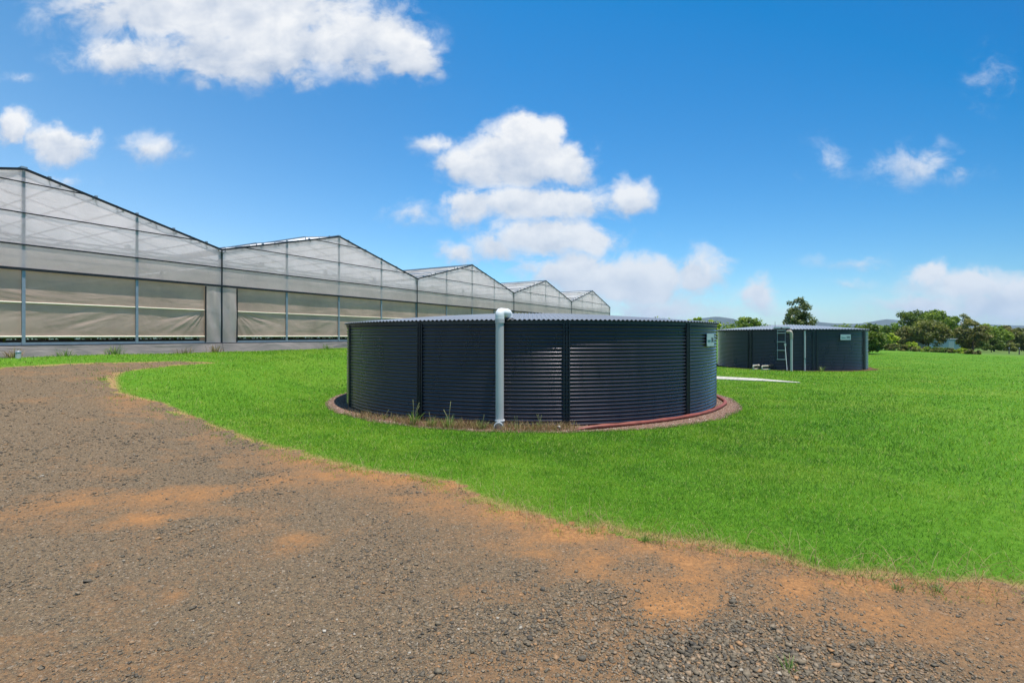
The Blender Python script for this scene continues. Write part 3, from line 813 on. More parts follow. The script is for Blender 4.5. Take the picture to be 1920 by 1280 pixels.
M_CROP = leafy('crop_leaf', [(0, (.02, .045, .01)), (1, (.07, .12, .025))])
for k in range(5):
    a, b = TV[k], TV[k + 1]; mid = (a + b) / 2
    sheet('gable_film', [(a, 0, hA), (b, 0, hA), (b, 0, hV), (mid, 0, hR), (a, 0, hV)], m_film)
    c0 = a + (.67 if k == 1 else .06); c1 = b - (.67 if k == 0 else .06)
    for i in range(4):                                       # roller curtain of each post field
        t0 = max(c0, a + BW / 4 * i); t1 = min(c1, a + BW / 4 * (i + 1))
        cu = gridsheet('curtain', t0 + .02, t1 - .02, hMid, hA, .078, m_curt, 30, 12, folds(t0, t1, hMid - .3, hA + .1, 31 + i + 7 * k, .05, .05, .12))
        gridsheet('curtain', t0 + .02, t1 - .02, hLow, hMid, .088, m_curt, 90, 34, folds(t0, t1, hLow, hMid, 3 + i + 7 * k, (.6 if (k, i) == (1, 0) else .08), (.6 if (k, i) == (0, 3) else .1), .8 if (k, i) in ((0, 2), (0, 1), (1, 2)) else .3))
    MB().tube([(c0, .062, hMid), (c1, .062, hMid)], .026, 10).build('curtain_tube', m_cream, GH)
    MB().tube([(c0, .062, hLow), (c1, .062, hLow)], .034, 10).build('curtain_tube', m_cream, GH)
    gridsheet('skirt', a + .01, b - .01, -.25, hR0, -.05, m_skirt, 160, 14,
              lambda TT, ZZ_: -.16 * np.clip((hR0 - ZZ_) / .6, 0, 1) + .10 * np.clip((hR0 - ZZ_) / .4, 0, 1) * (fbm(TT * 1.5, ZZ_ * 1.5 + TT * .6, 161, 4) - .5))
    # black profiles that clamp the film
    for h_, th_ in ((hB, .045), (hC, .035), (hD, .032)):
        if h_ > hV:
            dx_ = BW / 2 * (h_ - hV) / (hR - hV); e0, e1 = a + dx_ + .03, b - dx_ - .03
        else: e0, e1 = a + .03, b - .03
        MB().box(((e0 + e1) / 2, -.012, h_), (e1 - e0, .03, th_)).build('film_profile', m_black, GH)
    MB().box((mid, -.016, hA), (BW - .06, .05, .085)).build('rail', m_black, GH)
    MB().box((mid, -.02, hR0 + .012), (BW - .06, .05, .03)).build('sill_profile', m_black, GH)
    MB().box((mid, .07, hR0 + .07), (BW - .06, .08, .085)).build('sill', m_galv, GH)
    for t0, t1, z0_, z1_ in ((a, mid, hV, hR), (b, mid, hV, hR)):
        MB().beam((t0, -.02, z0_ + .02), (t1, -.02, z1_ + .02), .05, .075).build('verge', m_black, GH)
    # posts: in front of the curtain, behind the gable film
    for i in range(1, 4):
        t = a + BW / 4 * i
        MB().box((t, .036, (gslope(t, a) - .05) / 2), (.085, .062, gslope(t, a) - .05)).build('post', m_galv, GH)
    # lattice girder and cross ties just inside the gable
    g = MB(); g.beam((a, .45, hB + .34), (b, .45, hB + .34), .06, .06); g.beam((a, .45, hB + .18), (b, .45, hB + .18), .06, .06)
    g.beam((a, .6, hB - .32), (b, .6, hB - .32), .05, .05)
    for i in range(16): g.beam((a + BW / 16 * i, .45, hB + (.18 if i % 2 else .34)), (a + BW / 16 * (i + 1), .45, hB + (.34 if i % 2 else .18)), .02, .02)
    for t, zz in ((a + 2.2, hB + .45), (a + 5.9, hB + .48), (a + 9.5, hB + .42)): g.box((t, .5, zz), (.16, .14, .2))
    g.build('girder', m_galv, GH)
    sheet('shade_screen', [(a + .1, .5, hB + .12), (b - .1, .5, hB + .12), (b - .1, LEN - .3, hB + .12), (a + .1, LEN - .3, hB + .12)], m_screen)
    for yy in (5, 10, 15):                                    # inner frames
        fr = MB(); fr.beam((a, yy, hV), (mid, yy, hR), .06, .06); fr.beam((b, yy, hV), (mid, yy, hR), .06, .06); fr.beam((a, yy, hV - .5), (b, yy, hV - .5), .06, .06)
        fr.beam((a, yy, 0), (a, yy, hV), .1, .1); fr.build('inner_frame', m_galv, GH)
    # roof sheets, with a real ridge opening under a raised vent on the left slope
    ov = .03
    sheet('roof_sheet', [(mid, -ov, hR), (b, -ov, hV), (b, LEN, hV), (mid, LEN, hR)], m_roof)
    sheet('roof_sheet', [(mid, LEN, hR), (a, LEN, hV), (a, -ov, hV), (mid, -ov, hR)], m_roof)
    pr = MB()
    for j in range(1, 7):                                     # purlins and glazing bars
        for sgn in (0, 1):
            f_ = j / 7.; t = (a if sgn == 0 else b) * (1 - f_) + mid * f_; pr.beam((t, 0, hV + (hR - hV) * f_ - .05), (t, LEN, hV + (hR - hV) * f_ - .05), .04, .05)
    for j in range(int(LEN / 2.5)):
        yy = .6 + 2.5 * j
        for t0 in (a, b): pr.beam((t0, yy, hV - .035), (mid, yy, hR - .035), .035, .04)
    pr.build('roof_bars', m_galv, GH)
    sl = math.atan2(hR - hV, BW / 2); dirv = Vector((-math.cos(sl), 0, -math.sin(sl))); nrm = Vector((-math.sin(sl), 0, math.cos(sl)))
    for j, (f0, f1, up0, up1) in enumerate(((.02, .30, .05, .20), (.42, .72, .05, .15), (.78, .95, .05, .11))):
        Lr = math.hypot(BW / 2, hR - hV); r0 = Vector((mid, 0, hR))
        p0 = r0 + dirv * (Lr * f0) + nrm * up0; p1 = r0 + dirv * (Lr * f1) + nrm * up1
        fl = MB(); Yv = Vector((0, 1, 0)); y0_, y1_ = (.25, LEN)
        fl.add([p0 + Yv * y0_, p1 + Yv * y0_, p1 + Yv * y1_, p0 + Yv * y1_], [(0, 1, 2, 3)])
        fl = fl.build('roof_vent', m_roof, GH)
        fm = MB()
        for q in (p0, p1): fm.beam(q + Yv * y0_, q + Yv * y1_, .06, .05)
        for i in range(23):
            yy = Yv * (y0_ + (LEN - .3) * i / 22); fm.beam(p0 + yy, p1 + yy, .035, .035)
            if i % 2 == 0: fm.beam(p1 + yy, p1 + yy - nrm * up1, .03, .03)
        fm.build('vent_frame', m_galv, fl)
    rc = MB(); rc.beam((mid, -.05, hR + .06), (mid, LEN, hR + .06), .16, .06)
    rc.build('ridge_cap', m_galv, GH)
    for t0, sg in ((a, 1), (b, -1)):                           # film clips along the verge
        for i in range(1, 10):
            cl = MB()
            f_ = i / 10.; t = t0 + sg * BW / 2 * f_; zz = hV + (hR - hV) * f_
            cl.beam((t, .05, zz - .02), (t - sg * .05, .05, zz - .2), .05, .02)
            if i % 2: cl.box((t, .0, zz + .09), (.09, .05, .06))
            cl.beam((t, .03, zz - .03), (t, .03, zz + .09), .03, .03)
            cl.build('clip', m_galv, GH)
for k in range(6):
    t = TV[k]
    MB().box((t, -.014, (hV + hR0 + .03) / 2), (.045, .04, hV - hR0 - .03)).build('valley_profile', m_black, GH)
    MB().box((t, .09, hV / 2 - .05), (.16, .10, hV - .1)).build('post', m_galv, GH)
    gt = MB(); gt.add([(t - .17, -.06, hV + .05), (t - .12, -.06, hV - .07), (t + .12, -.06, hV - .07), (t + .17, -.06, hV + .05), (t - .17, LEN, hV + .05), (t - .12, LEN, hV - .07), (t + .12, LEN, hV - .07), (t + .17, LEN, hV + .05)],
                     [(0, 1, 5, 4), (1, 2, 6, 5), (2, 3, 7, 6)]); gt.build('gutter', m_galv, GH)
# the film panels beside the first valley, with the curtain drives behind them
t = TV[1]
for sg in (-1, 1):
    t0, t1 = sorted((t + sg * .04, t + sg * .66))
    gridsheet('corner_film', t0, t1, hR0 + .03, hA - .04, .004, m_film, 16, 40,
              lambda TT, ZZ_: .022 * np.sin((TT - t) * 9 + ZZ_ * 3.2) * np.clip((hA - ZZ_) * .8, 0, 1) + .02 * (fbm(TT * 5 + ZZ_ * 2, ZZ_ * 1.6, 171, 3) - .5))
    MB().box((t + sg * .68, -.01, (hA + hR0) / 2), (.04, .05, hA - hR0 - .12)).build('film_profile', m_black, GH)
    dm_ = MB(); dm_.box((t + sg * .33, .22, 1.75), (.16, .16, .2)); dm_.tube([(t + sg * .5, .22, 1.78), (t + sg * .15, .22, 1.78)], .05, 10); dm_.beam((t + sg * .33, .25, .4), (t + sg * .33, .25, hA), .05, .05)
    dm_.build('curtain_drive', m_galv, GH)
    gridsheet('inner_film', t0, t1, hR0, hA, .5, m_curt, 2, 2)
sheet('side_film', [(TV[5], 0, 0), (TV[5], LEN, 0), (TV[5], LEN, hV), (TV[5], 0, hV)], m_film)
sheet('side_film', [(TV[0], LEN, 0), (TV[0], 0, 0), (TV[0], 0, hV), (TV[0], LEN, hV)], m_film)
for k in range(5):
    a, b = TV[k], TV[k + 1]; sheet('back_film', [(b, LEN, 0), (a, LEN, 0), (a, LEN, hV), ((a + b) / 2, LEN, hR), (b, LEN, hV)], m_film)
sheet('floor', [(TV[0], .15, .17), (TV[5], .15, .17), (TV[5], LEN, .17), (TV[0], LEN, .17)], m_floor)
for k in range(5):                                             # crop rows inside, seen through the gap under the curtains
    for j in range(7):
        t = TV[k] + .9 + 1.8 * j
        V, Q, rv = leaves(np.stack([np.full(26, t), np.linspace(1.2, 14, 26), np.full(26, .75)], 1), 420, .13, np.full(26, .34), rng.uniform(.2, .6, 26))
        np_mesh('crop_row', V, Q, M_CROP, GH, attrs={'rnd': rv})
    MB().box(((TV[k] + TV[k + 1]) / 2, 1.9, .40), (BW - .3, .9, .30)).build('gap_darkener', m_black, GH)  # added black box that blocks the curtain gap so it looks dark

# white stub by the skirt
x_, y_ = at(34, 672); root = empty('pipe_stub', (x_, y_, hz1(x_, y_))); tag(root, 'short white pipe stub with grey cap by the greenhouse skirt', 'pipe stub')
MB().tube([(0, 0, -.05), (0, 0, .20)], .07, 14).build('stub', m_pvc, root); MB().tube([(0, 0, .20), (0, 0, .24)], [.08, .06], 14).build('cap', m_galv, root)

# ------------------------------------------------------------------ trees and shrubs
rng = np.random.default_rng(23)
LEAF = {
 'mid':   leafy('leaf_mid',   [(0, (0.060, 0.115, 0.014)), (.5, (0.151, 0.223, 0.025)), (1, (0.318, 0.378, 0.053))]),
 'dark':  leafy('leaf_dark',  [(0, (0.044, 0.083, 0.014)), (.5, (0.103, 0.152, 0.025)), (1, (0.212, 0.253, 0.045))]),
 'grey':  leafy('leaf_grey',  [(0, (0.084, 0.103, 0.028)), (.5, (0.175, 0.184, 0.048)), (1, (0.304, 0.299, 0.085))]),
 'brown': leafy('leaf_brown', [(0, (0.090, 0.092, 0.026)), (.5, (0.187, 0.178, 0.053)), (1, (0.316, 0.278, 0.087))]),
 'lime':  leafy('leaf_lime',  [(0, (0.167, 0.229, 0.018)), (.5, (0.334, 0.412, 0.034)), (1, (0.545, 0.573, 0.070))]),
 'silver':leafy('leaf_silver',[(0, (0.044, 0.067, 0.019)), (.5, (0.113, 0.139, 0.042)), (1, (0.300, 0.320, 0.145))], .25, .4)}

def tree(name, label, px, hw, ytop, Y, leaf, cb=.25, n=3500, clumps=26, size=.2, shape='round', bark=None, group=None, cat='tree', spread=.30, bottom=None):
    X = (px - CX) / F * Y; z0 = hz1(X, Y); H = CAMZ + (HOR - ytop) / F * Y - z0; a = hw / F * Y
    root = empty(name, (X, Y, z0 - .05), random.uniform(0, 6)); tag(root, label, cat, group)
    zc0, zc1 = H * cb, H; hc = (zc1 - zc0) / 2; cz = zc0 + hc
    d = rng.standard_normal((clumps, 3)); d /= np.linalg.norm(d, axis=1)[:, None]
    q = rng.uniform(.02 if shape == 'full' else .35, .84, clumps) ** .6
    C = d * q[:, None] * np.array([a, a, hc]) + np.array([0, 0, cz])
    if shape == 'umbrella':
        C[:, 2] = zc1 - hc * .55 - (np.hypot(C[:, 0], C[:, 1]) / a) ** 2 * hc * 1.1 - rng.random(clumps) * hc * .25
    if shape == 'cone':
        f = np.clip((C[:, 2] - zc0) / (zc1 - zc0), 0, 1); C[:, :2] *= (1.15 - .8 * f)[:, None]
    sp = spread * min(a, hc * 1.3) * rng.uniform(.7, 1.25, clumps)
    C[:, 2] = np.minimum(C[:, 2], zc1 - sp * .7)
    V, Q, rv = leaves(C, n, np.full(n, size), sp, rng.uniform(.2, .75, clumps))
    np_mesh('crown', V, Q, LEAF[leaf], root, attrs={'rnd': rv})
    mb = MB(); r0 = max(.05, H * .022); tt = cz if shape != 'umbrella' else zc0 + hc
    mb.tube([(0, 0, -.2), (.03 * H * random.uniform(-1, 1), .02 * H, tt * .5), (.04 * H * random.uniform(-1, 1), 0, tt)], [r0 * 1.3, r0, r0 * .55], 8)
    for i in range(min(clumps, 12)):
        e = Vector(C[i]); s_ = Vector((0, 0, tt * random.uniform(.45, .95))); m_ = (s_ + e) / 2 + Vector((0, 0, .04 * H))
        mb.tube([s_, m_, e], [r0 * .45, r0 * .3, r0 * .1], 5)
    mb.build('trunk', bark or m_bark, root)
    return root

G1, G2, G3 = 'trees beyond the lawn', 'shrubs along the lawn edge', 'trees behind the tanks'
tree('slender_tree', 'slim loose-leaved tree rising alone behind the far tank', 1497, 28, 548, 46, 'silver', .05, 8000, 130, .115, 'full', group=G3, spread=.27)
tree('tree', 'pale treetop just showing above the right end of the near tank roof', 1306, 17, 591, 92, 'lime', .2, 2200, 16, .22, group=G3)
tree('tree', 'yellowish treetop at the gap between the two tank roofs', 1338, 14, 593, 90, 'lime', .2, 2000, 14, .22, group=G3)
tree('tree', 'tiny treetop poking over the middle of the near tank roof', 1244, 4, 591, 120, 'dark', .5, 400, 5, .22, group=G3)
tree('tree', 'rounded olive tree behind the left half of the far tank', 1402, 26, 593, 92, 'mid', .2, 3600, 26, .24, group=G3)
tree('tree', 'low dark tree between the olive tree and the aerial', 1438, 15, 604, 105, 'dark', .2, 2000, 14, .25, group=G3)
tree('hedge_bush', 'big dense dark bush left half, behind the far tank right side', 1585, 34, 604, 50, 'mid', .0, 6000, 50, .15, group=G3, cat='bush', spread=.3)
tree('hedge_bush', 'big dense dark bush sticking out right of the far tank', 1622, 32, 603, 52, 'dark', .0, 7000, 60, .15, group=G3, cat='bush', spread=.3)
tree('bush', 'bright lime green bush right of the big dark bush', 1668, 18, 621, 72, 'lime', .0, 2600, 24, .17, group=G1, cat='bush')
tree('tree', 'mid green tree behind the lime green bush', 1676, 26, 608, 98, 'mid', .05, 3600, 30, .25, group=G1)
tree('broad_tree', 'tall dark domed tree at the left of the big clump', 1707, 27, 581, 100, 'dark', .2, 5200, 34, .25, group=G1)
tree('broad_tree', 'tallest leafy tree in the middle of the big clump', 1752, 36, 579, 106, 'mid', .35, 6500, 44, .26, group=G1)
tree('broad_tree', 'dark leaning crown at the right shoulder of the big clump', 1777, 20, 587, 108, 'dark', .35, 2800, 20, .26, group=G1)
tree('drooping_tree', 'grey green drooping tree in front of the pale shed', 1741, 36, 598, 84, 'grey', .12, 6500, 50, .2, group=G1)
tree('bush', 'olive tree low at the left foot of the big clump', 1703, 24, 611, 86, 'brown', .0, 4200, 34, .2, group=G1)
tree('gum_tree', 'airy open tree on a bare pale trunk right of the big clump', 1802, 17, 587, 112, 'grey', .55, 2400, 22, .16, bark=m_palebark, group=G1, spread=.30)
tree('tree', 'olive brown bushy tree right of the pale shed', 1824, 27, 597, 80, 'brown', .10, 5600, 42, .2, group=G1)
tree('umbrella_tree', 'wide flat-topped spreading green tree near the right edge', 1864, 33, 602, 90, 'mid', .15, 6500, 60, .2, 'umbrella', group=G1, spread=.25)
tree('small_tree', 'small very dark round tree under the flat-topped one', 1859, 17, 633, 77, 'dark', .14, 4200, 26, .16, group=G1)
tree('tree', 'grey brown tree at the right border of the view', 1896, 24, 607, 112, 'brown', .05, 5000, 36, .26, group=G1)
tree('tree', 'grey green tree cut off by the right border', 1925, 22, 611, 108, 'grey', .05, 4200, 34, .26, group=G1)
tree('tree', 'pale green tree filling the gap left of the flat-topped one', 1846, 22, 606, 118, 'lime', .0, 3600, 30, .26, group=G1)
tree('tree', 'olive green tree filling the gap right of the flat-topped one', 1882, 20, 610, 122, 'mid', .0, 3600, 30, .26, group=G1)
tree('tree', 'light green tree between the big clump and the dark bush', 1652, 20, 612, 104, 'mid', .0, 3200, 28, .25, group=G1)
tree('bush', 'tree low behind the shed between the clump and the bare trunk', 1787, 24, 612, 115, 'mid', .0, 3800, 30, .26, group=G1)
tree('bush', 'yellow green bush just right of the shed', 1811, 14, 627, 92, 'lime', .0, 2200, 18, .2, group=G1, cat='bush')
tree('bush', 'smallest dark bush on the far paddock', 1874, 3.5, 652, 118, 'dark', .0, 400, 6, .16, group=G1, cat='bush')
tree('bush', 'middle one of three little bushes on the far paddock', 1887, 6, 650, 120, 'brown', .0, 500, 8, .18, group=G1, cat='bush')
tree('bush', 'rightmost of three little bushes on the far paddock', 1899, 4.5, 651, 121, 'dark', .0, 400, 6, .18, group=G1, cat='bush')
tree('bush', 'round grey green bush below the trees at the right border', 1900, 14, 640, 100, 'grey', .0, 1800, 16, .2, group=G1, cat='bush')
for px_, hw_, yt, Y_, lf, lb in ((1640, 12, 645, 72, 'grey', 'grey green shrub right beside the far tank'), (1654, 13, 643, 71, 'mid', 'second green shrub from the far tank along the lawn edge'),
    (1672, 14, 643, 69, 'grey', 'greyish shrub under the lime green bush'), (1690, 13, 645, 67, 'brown', 'brownish shrub at the left foot of the big clump'),
    (1707, 15, 640, 67, 'lime', 'bright yellow green mounded shrub at the lawn edge'), (1724, 13, 647, 64, 'brown', 'dry brown shrub right of the yellow green mound'),
    (1741, 13, 648, 62, 'mid', 'green shrub below the drooping tree'), (1757, 12, 649, 61, 'grey', 'grey shrub left of the pale shed front'),
    (1773, 13, 651, 59, 'dark', 'dark shrub right in front of the pale shed'), (1790, 12, 652, 58, 'brown', 'reddish brown shrub right of the shed front'),
    (1806, 14, 652, 56, 'lime', 'yellowish shrub left of the olive brown tree'), (1824, 13, 654, 54, 'brown', 'last brown shrub at the right end of the row')):
    tree('shrub', lb, px_, hw_, yt, Y_, lf, -.1, 1500, 16, .12, group=G2, cat='shrub', spread=.34)

# far woodland: reads as one mass beyond the paddock
n = 420; ph_ = rng.uniform(R_(12), R_(62), n); rr = rng.uniform(230, 420, n)
C = np.stack([rr * np.sin(ph_), rr * np.cos(ph_), np.zeros(n)], 1); C[:, 2] = hz(C[:, 0], C[:, 1]) + rng.uniform(1, 7.5, n)
V, Q, rv = leaves(C, 26000, np.full(26000, .9), rng.uniform(2.5, 5, n), rng.uniform(.2, .7, n))
o = np_mesh('far_woodland', V, Q, LEAF['mid'], attrs={'rnd': rv}); tag(o, 'distant belt of woodland below the hills', 'woodland', kind='stuff')

# shed beyond the lawn
Y = 96.; X = (1770 - CX) / F * Y; zs = hz1(X, Y)
shed = empty('shed', (X, Y, zs), R_(-12)); tag(shed, 'pale blue shed with white roof half hidden by trees', 'shed')
w_, d_, h_ = 5.4, 4.0, 2.0
MB().box((0, d_ / 2, h_ / 2 - .2), (w_, d_, h_ + .4)).build('wall', m_shedw, shed)
mb = MB(); mb.box((0, d_ / 2, h_ + .12), (w_ + .3, d_ + .4, .10)); mb.box((-w_ / 2 - 2.1, d_ / 2, h_ + .06), (4., d_ + .2, .10)); mb.build('roof', m_shedr, shed)
for xx in (-w_ / 2 - 4, -w_ / 2 - 2): MB().beam((xx, .2, -.3), (xx, .2, h_), .1, .1).build('post', m_galv, shed)
MB().box((1.2, -.03, .85), (.9, .06, 1.7)).build('door', m_shedr, shed)

# paddock fence at the right
for i, (px_, Y_) in enumerate(((1892, 62), (1911, 58), (1934, 54), (1960, 50))):
    X = (px_ - CX) / F * Y_; root = empty('fence_post', (X, Y_, hz1(X, Y_)))
    tag(root, ('first thin dark fence post of the paddock, farthest one', 'thin dark fence post nearest the right border, on the lawn edge', 'fence post just outside the lawn corner', 'fence post nearest to the camera side')[i], 'fence post', 'paddock fence posts')
    MB().tube([(0, 0, -.2), (0.01, 0, .75)], [.06, .05], 8).build('post', m_wood, root); MB().tube([(0.01, 0, .74), (0.01, 0, .78)], [.065, .04], 8).build('cap', m_galv, root)

# hills
prof = [(-1500, 611), (300, 611), (1000, 610), (1240, 607), (1290, 600), (1320, 596), (1338, 593.5), (1352, 594), (1366, 599), (1385, 605), (1420, 609), (1470, 609), (1500, 606), (1530, 603), (1555, 606), (1600, 607), (1630, 606), (1648, 600.5),
        (1664, 598.5), (1680, 600), (1700, 605), (1760, 608), (1830, 607), (1900, 610), (2000, 612), (2300, 613), (3200, 613)]
pxs = np.array([a for a, b in prof], float); pys = np.array([b for a, b in prof], float)
xs = np.linspace(-1500, 3200, 420); ys = np.interp(xs, pxs, pys)
ys = ys - 2.0 * (fbm(xs * .03, xs * 0, 201, 4) - .5)
DY = 5200.; crest = np.stack([(xs - CX) / F * DY, np.full(xs.shape, DY), CAMZ + (HOR - ys) / F * DY], 1)
rows = []; base_z = -7.
for j, (f, dy) in enumerate(((0, -1900), (.18, -1200), (.55, -600), (.85, -220), (1, 0), (.7, 500), (.2, 1400), (0, 2200))):
    Rw = crest.copy(); Rw[:, 1] += dy + 260 * (fbm(xs * .02, xs * 0 + j, 205, 3) - .5) * (f not in (0, 1)); Rw[:, 2] = base_z + (crest[:, 2] - base_z) * f
    rows.append(Rw)
V = np.concatenate(rows); m = len(xs)
Q = np.array([(j * m + i, j * m + i + 1, (j + 1) * m + i + 1, (j + 1) * m + i) for j in range(len(rows) - 1) for i in range(m - 1)])
m_hill = solid('wooded_hill', (.028, .042, .038), .95, var=.4, scale=.004, spec=.05)
o = np_mesh('hills', V, Q, m_hill, smooth=True); tag(o, kind='structure')

# ------------------------------------------------------------------ haze
HAZE = 7.5e-5
if HAZE:
    m, nt, out = new_mat('haze_air')
    v = nd(nt, 'ShaderNodeVolumePrincipled', {'Color': (.72, .86, 1., 1), 'Density': HAZE, 'Anisotropy': .1})
    nt.links.new(v.outputs[0], out.inputs['Volume'])
    o = MB().box((800, 3500, 115), (13000, 10000, 250)).build('haze', m); tag(o, 'thin blue air between the trees and the far hills', 'haze', kind='stuff')

# ------------------------------------------------------------------ sky, sun
SUN_EL, SUN_AZ = R_(79), R_(60)                    # azimuth from -Y towards +X
S = Vector((math.sin(SUN_AZ) * math.cos(SUN_EL), -math.cos(SUN_AZ) * math.cos(SUN_EL), math.sin(SUN_EL)))
w = bpy.data.worlds.new('World'); SC.world = w; w.use_nodes = True
nt = w.node_tree; nt.nodes.clear()
STR = .13
sky = nd(nt, 'ShaderNodeTexSky', sky_type='NISHITA'); sky.sun_disc = False; sky.sun_elevation = SUN_EL; sky.sun_rotation = math.atan2(S.x, S.y)
sky.altitude = 0; sky.air_density = 1.0; sky.dust_density = .25; sky.ozone_density = 3.0
hs = nd(nt, 'ShaderNodeHueSaturation', {'Saturation': 1.22, 'Value': 1.0, 'Color': sky.outputs[0]})
tc = nd(nt, 'ShaderNodeTexCoord'); sp = nd(nt, 'ShaderNodeSeparateXYZ', {0: tc.outputs['Generated']})
yy = mth(nt, 'MAXIMUM', sp.outputs[1], .05)
u_ = mth(nt, 'DIVIDE', sp.outputs[0], yy); v_ = mth(nt, 'DIVIDE', sp.outputs[2], yy)
pos = nd(nt, 'ShaderNodeCombineXYZ', {0: u_, 1: v_})
# deep blue to the right and overhead, paler to the left and low down
uc = nd(nt, 'ShaderNodeClamp', {0: u_, 1: -1.1, 2: 1.1}).outputs[0]; vc = nd(nt, 'ShaderNodeClamp', {0: v_, 1: 0., 2: .8}).outputs[0]
un = mth(nt, 'MINIMUM', uc, 0.); up_ = mth(nt, 'MAXIMUM', uc, 0.)
gr = mth(nt, 'MULTIPLY_ADD', un, -.65, mth(nt, 'MULTIPLY_ADD', up_, -.25, mth(nt, 'MULTIPLY_ADD', vc, -.90, .74)))
gr = mth(nt, 'MAXIMUM', gr, .03)
gg = mth(nt, 'MULTIPLY_ADD', un, -.18, mth(nt, 'MULTIPLY_ADD', up_, -.30, mth(nt, 'MULTIPLY_ADD', vc, -.10, .93)))
gb = mth(nt, 'MULTIPLY_ADD', up_, -.26, 1.0)
gain = nd(nt, 'ShaderNodeCombineColor', {0: gr, 1: gg, 2: gb}).outputs[0]
skyc = mix(nt, 1., hs.outputs[0], gain, 'MULTIPLY')
w1 = nd(nt, 'ShaderNodeTexNoise', {'Vector': pos.outputs[0], 'Scale': 9., 'Detail': 3, 'Roughness': .5})
wv = nd(nt, 'ShaderNodeVectorMath', {0: w1.outputs[1], 1: (.5, .5, .5)}, operation='SUBTRACT')
wp = nd(nt, 'ShaderNodeVectorMath', {0: wv.outputs[0], 1: (.085, .055, 0), 2: pos.outputs[0]}, operation='MULTIPLY_ADD').outputs[0]
w2 = nd(nt, 'ShaderNodeTexNoise', {'Vector': pos.outputs[0], 'Scale': 38., 'Detail': 4, 'Roughness': .6})
wv2 = nd(nt, 'ShaderNodeVectorMath', {0: w2.outputs[1], 1: (.5, .5, .5)}, operation='SUBTRACT')
wp = nd(nt, 'ShaderNodeVectorMath', {0: wv2.outputs[0], 1: (.045, .035, 0), 2: wp}, operation='MULTIPLY_ADD').outputs[0]
clouds = [  # centre x, y, half width, half height (photo pixels), thickness
 (420, 20, 340, 80, 1.1), (240, 105, 130, 45, .8), (460, 100, 210, 62, 1.1), (650, 80, 170, 66, 1.1), (765, 105, 70, 48, 1.0), (380, -60, 330, 80, 1.1), (170, 5, 90, 30, .6), (560, 150, 70, 22, .5),
 (25, 240, 55, 38, 1.), (110, 270, 80, 40, 1.), (280, 277, 72, 30, .55), (110, 342, 60, 16, .35), (40, 145, 40, 10, .25),
 (960, 300, 140, 62, 1.1), (995, 258, 80, 42, 1.1), (865, 305, 55, 42, .85), (822, 268, 48, 20, .55), (1070, 305, 60, 54, .9),
 (1000, 383, 170, 40, .95), (882, 385, 50, 44, .9), (1178, 372, 52, 40, .85), (1090, 378, 70, 34, .85),
 (1040, 442, 150, 44, .95), (930, 462, 75, 38, .7), (852, 478, 45, 28, .7), (1112, 450, 70, 48, .8),
 (1075, 520, 95, 56, 1.0), (1180, 528, 150, 56, 1.0), (1310, 520, 65, 54, .85), (1000, 505, 70, 34, .5), (768, 402, 62, 30, .42),
 (1230, 578, 190, 40, .6), (1425, 562, 38, 44, .75), (1040, 580, 160, 40, .5),
 (1550, 303, 52, 40, .30), (1715, 312, 85, 50, .40), (1795, 320, 62, 28, .32), (1648, 318, 60, 18, .2), (1858, 150, 50, 58, .27),
 (1600, 492, 95, 16, .32), (1590, 526, 70, 12, .28), (1740, 506, 48, 34, .8), (1815, 532, 135, 46, .8), (1885, 572, 130, 46, .9), (1740, 578, 130, 34, .7), (1905, 540, 60, 30, .8), (1640, 566, 60, 22, .35), (1500, 590, 120, 22, .3),
 (-150, 150, 120, 50, .9), (-260, 420, 120, 40, .8), (2050, 260, 90, 50, .8), (2120, 480, 160, 60, .9)]
acc = None; ups = None
for cx_, cy_, rx, ry, wt in clouds:
    rx *= 1.22; ry *= 1.28
    iu, iv = F / rx, F / ry; u0, v0 = (cx_ - CX) / F, (HOR - cy_) / F
    q = nd(nt, 'ShaderNodeVectorMath', {0: wp, 1: (iu, iv, 0), 2: (-u0 * iu, -v0 * iv, 0)}, operation='MULTIPLY_ADD')
    l = nd(nt, 'ShaderNodeVectorMath', {0: q.outputs[0]}, operation='LENGTH')
    f = mth(nt, 'MULTIPLY_ADD', l.outputs['Value'], -wt, wt)
    qy = nd(nt, 'ShaderNodeSeparateXYZ', {0: q.outputs[0]}).outputs[1]
    fc = mth(nt, 'MAXIMUM', f, 0.)
    t_ = mth(nt, 'MULTIPLY', fc, qy)
    if acc is None: acc = f; ups = t_; wsum = fc
    else:
        acc = nd(nt, 'ShaderNodeMath', {0: acc, 1: f, 2: .12}, operation='SMOOTH_MAX').outputs[0]
        ups = mth(nt, 'ADD', ups, t_); wsum = mth(nt, 'ADD', wsum, fc)
vm = nd(nt, 'ShaderNodeMapping', {0: pos.outputs[0], 3: (1, 1.35, 1)}).outputs[0]
f1 = nd(nt, 'ShaderNodeTexNoise', {'Vector': vm, 'Scale': 12., 'Detail': 10, 'Roughness': .62, 'Distortion': .35})
vo = nd(nt, 'ShaderNodeVectorMath', {0: vm, 1: (.012, .030, 0)}, operation='ADD').outputs[0]
f2 = nd(nt, 'ShaderNodeTexNoise', {'Vector': vo, 'Scale': 13., 'Detail': 5, 'Roughness': .55, 'Distortion': .25})
dens = mth(nt, 'MULTIPLY_ADD', mth(nt, 'SUBTRACT', f1.outputs[0], .5), 1.7, mth(nt, 'MAXIMUM', acc, -1.))
alpha = nd(nt, 'ShaderNodeMapRange', {0: dens, 1: -.06, 2: .58, 3: 0., 4: 1.}, interpolation_type='SMOOTHERSTEP').outputs[0]
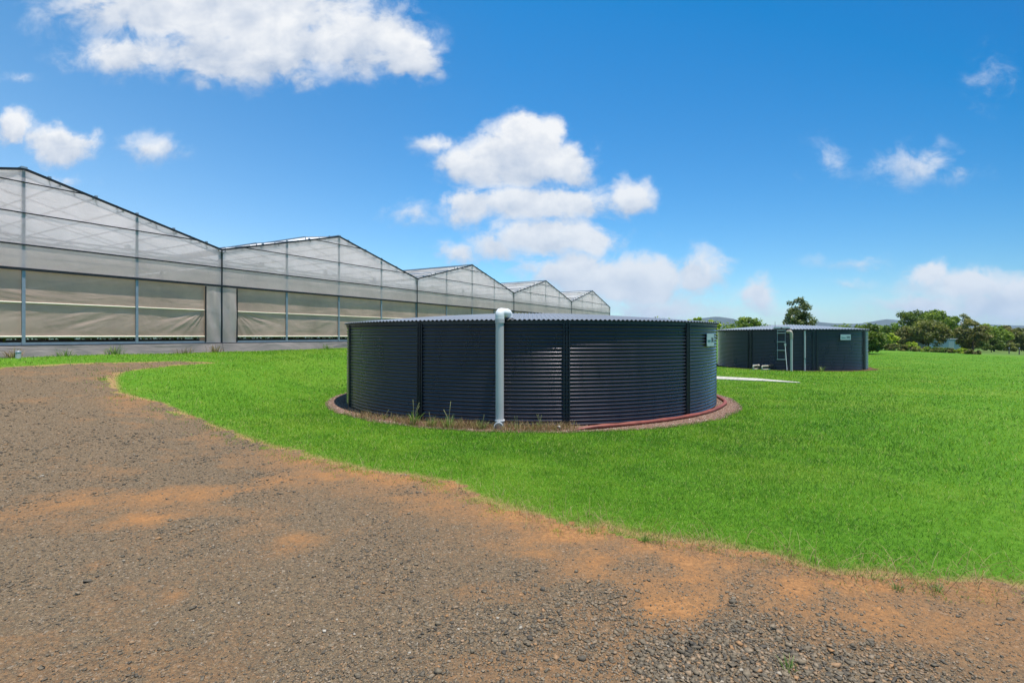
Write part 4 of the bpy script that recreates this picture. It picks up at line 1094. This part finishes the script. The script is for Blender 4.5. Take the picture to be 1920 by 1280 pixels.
alpha = mth(nt, 'MULTIPLY', alpha, mth(nt, 'MULTIPLY_ADD', acc, 1.7, .10, clamp=True))
alpha = mth(nt, 'MULTIPLY', alpha, mth(nt, 'GREATER_THAN', sp.outputs[1], .06))
rel = mth(nt, 'DIVIDE', ups, mth(nt, 'MAXIMUM', wsum, .05))                       # + above a cloud's middle, - below
lit = mth(nt, 'MULTIPLY_ADD', mth(nt, 'SUBTRACT', f1.outputs[0], f2.outputs[0]), 1.5, mth(nt, 'MULTIPLY_ADD', rel, .95, .66), clamp=True)
hgh = nd(nt, 'ShaderNodeMapRange', {0: v_, 1: .03, 2: .40, 3: .45, 4: 1.0}).outputs[0]
ccol = mix(nt, lit, (2.6, 3.1, 3.95, 1), (5.0, 5.1, 5.25, 1))
ccol = mix(nt, hgh, (2.9, 3.6, 4.5, 1), ccol)
fin = mix(nt, alpha, skyc, ccol)
bg = nd(nt, 'ShaderNodeBackground', {'Color': fin, 'Strength': STR})
wo = nd(nt, 'ShaderNodeOutputWorld', {0: bg.outputs[0]})
w.cycles.sampling_method = 'MANUAL'; w.cycles.sample_map_resolution = 512

sl = bpy.data.lights.new('sun', 'SUN'); sl.energy = 5.0; sl.angle = R_(.53); sl.color = (1., .965, .90)
so = bpy.data.objects.new('sun', sl); COL.objects.link(so); so.rotation_euler = S.to_track_quat('Z', 'Y').to_euler(); so.location = S * 60

# ------------------------------------------------------------------ camera
cd = bpy.data.cameras.new('camera'); cam = bpy.data.objects.new('camera', cd); COL.objects.link(cam); SC.camera = cam
cam.location = (0, 0, CAMZ); cam.rotation_euler = (PI / 2, 0, 0)
cd.sensor_width = 36; cd.lens = F / 1920 * 36; cd.shift_y = -(640 - HOR) / 1920; cd.clip_start = .05; cd.clip_end = 30000
SC.view_settings.view_transform = 'Standard'; SC.view_settings.look = 'None'; SC.view_settings.exposure = .5; SC.view_settings.gamma = 1.
SC.cycles.max_bounces = 10; SC.cycles.transparent_max_bounces = 16; SC.cycles.volume_bounces = 0
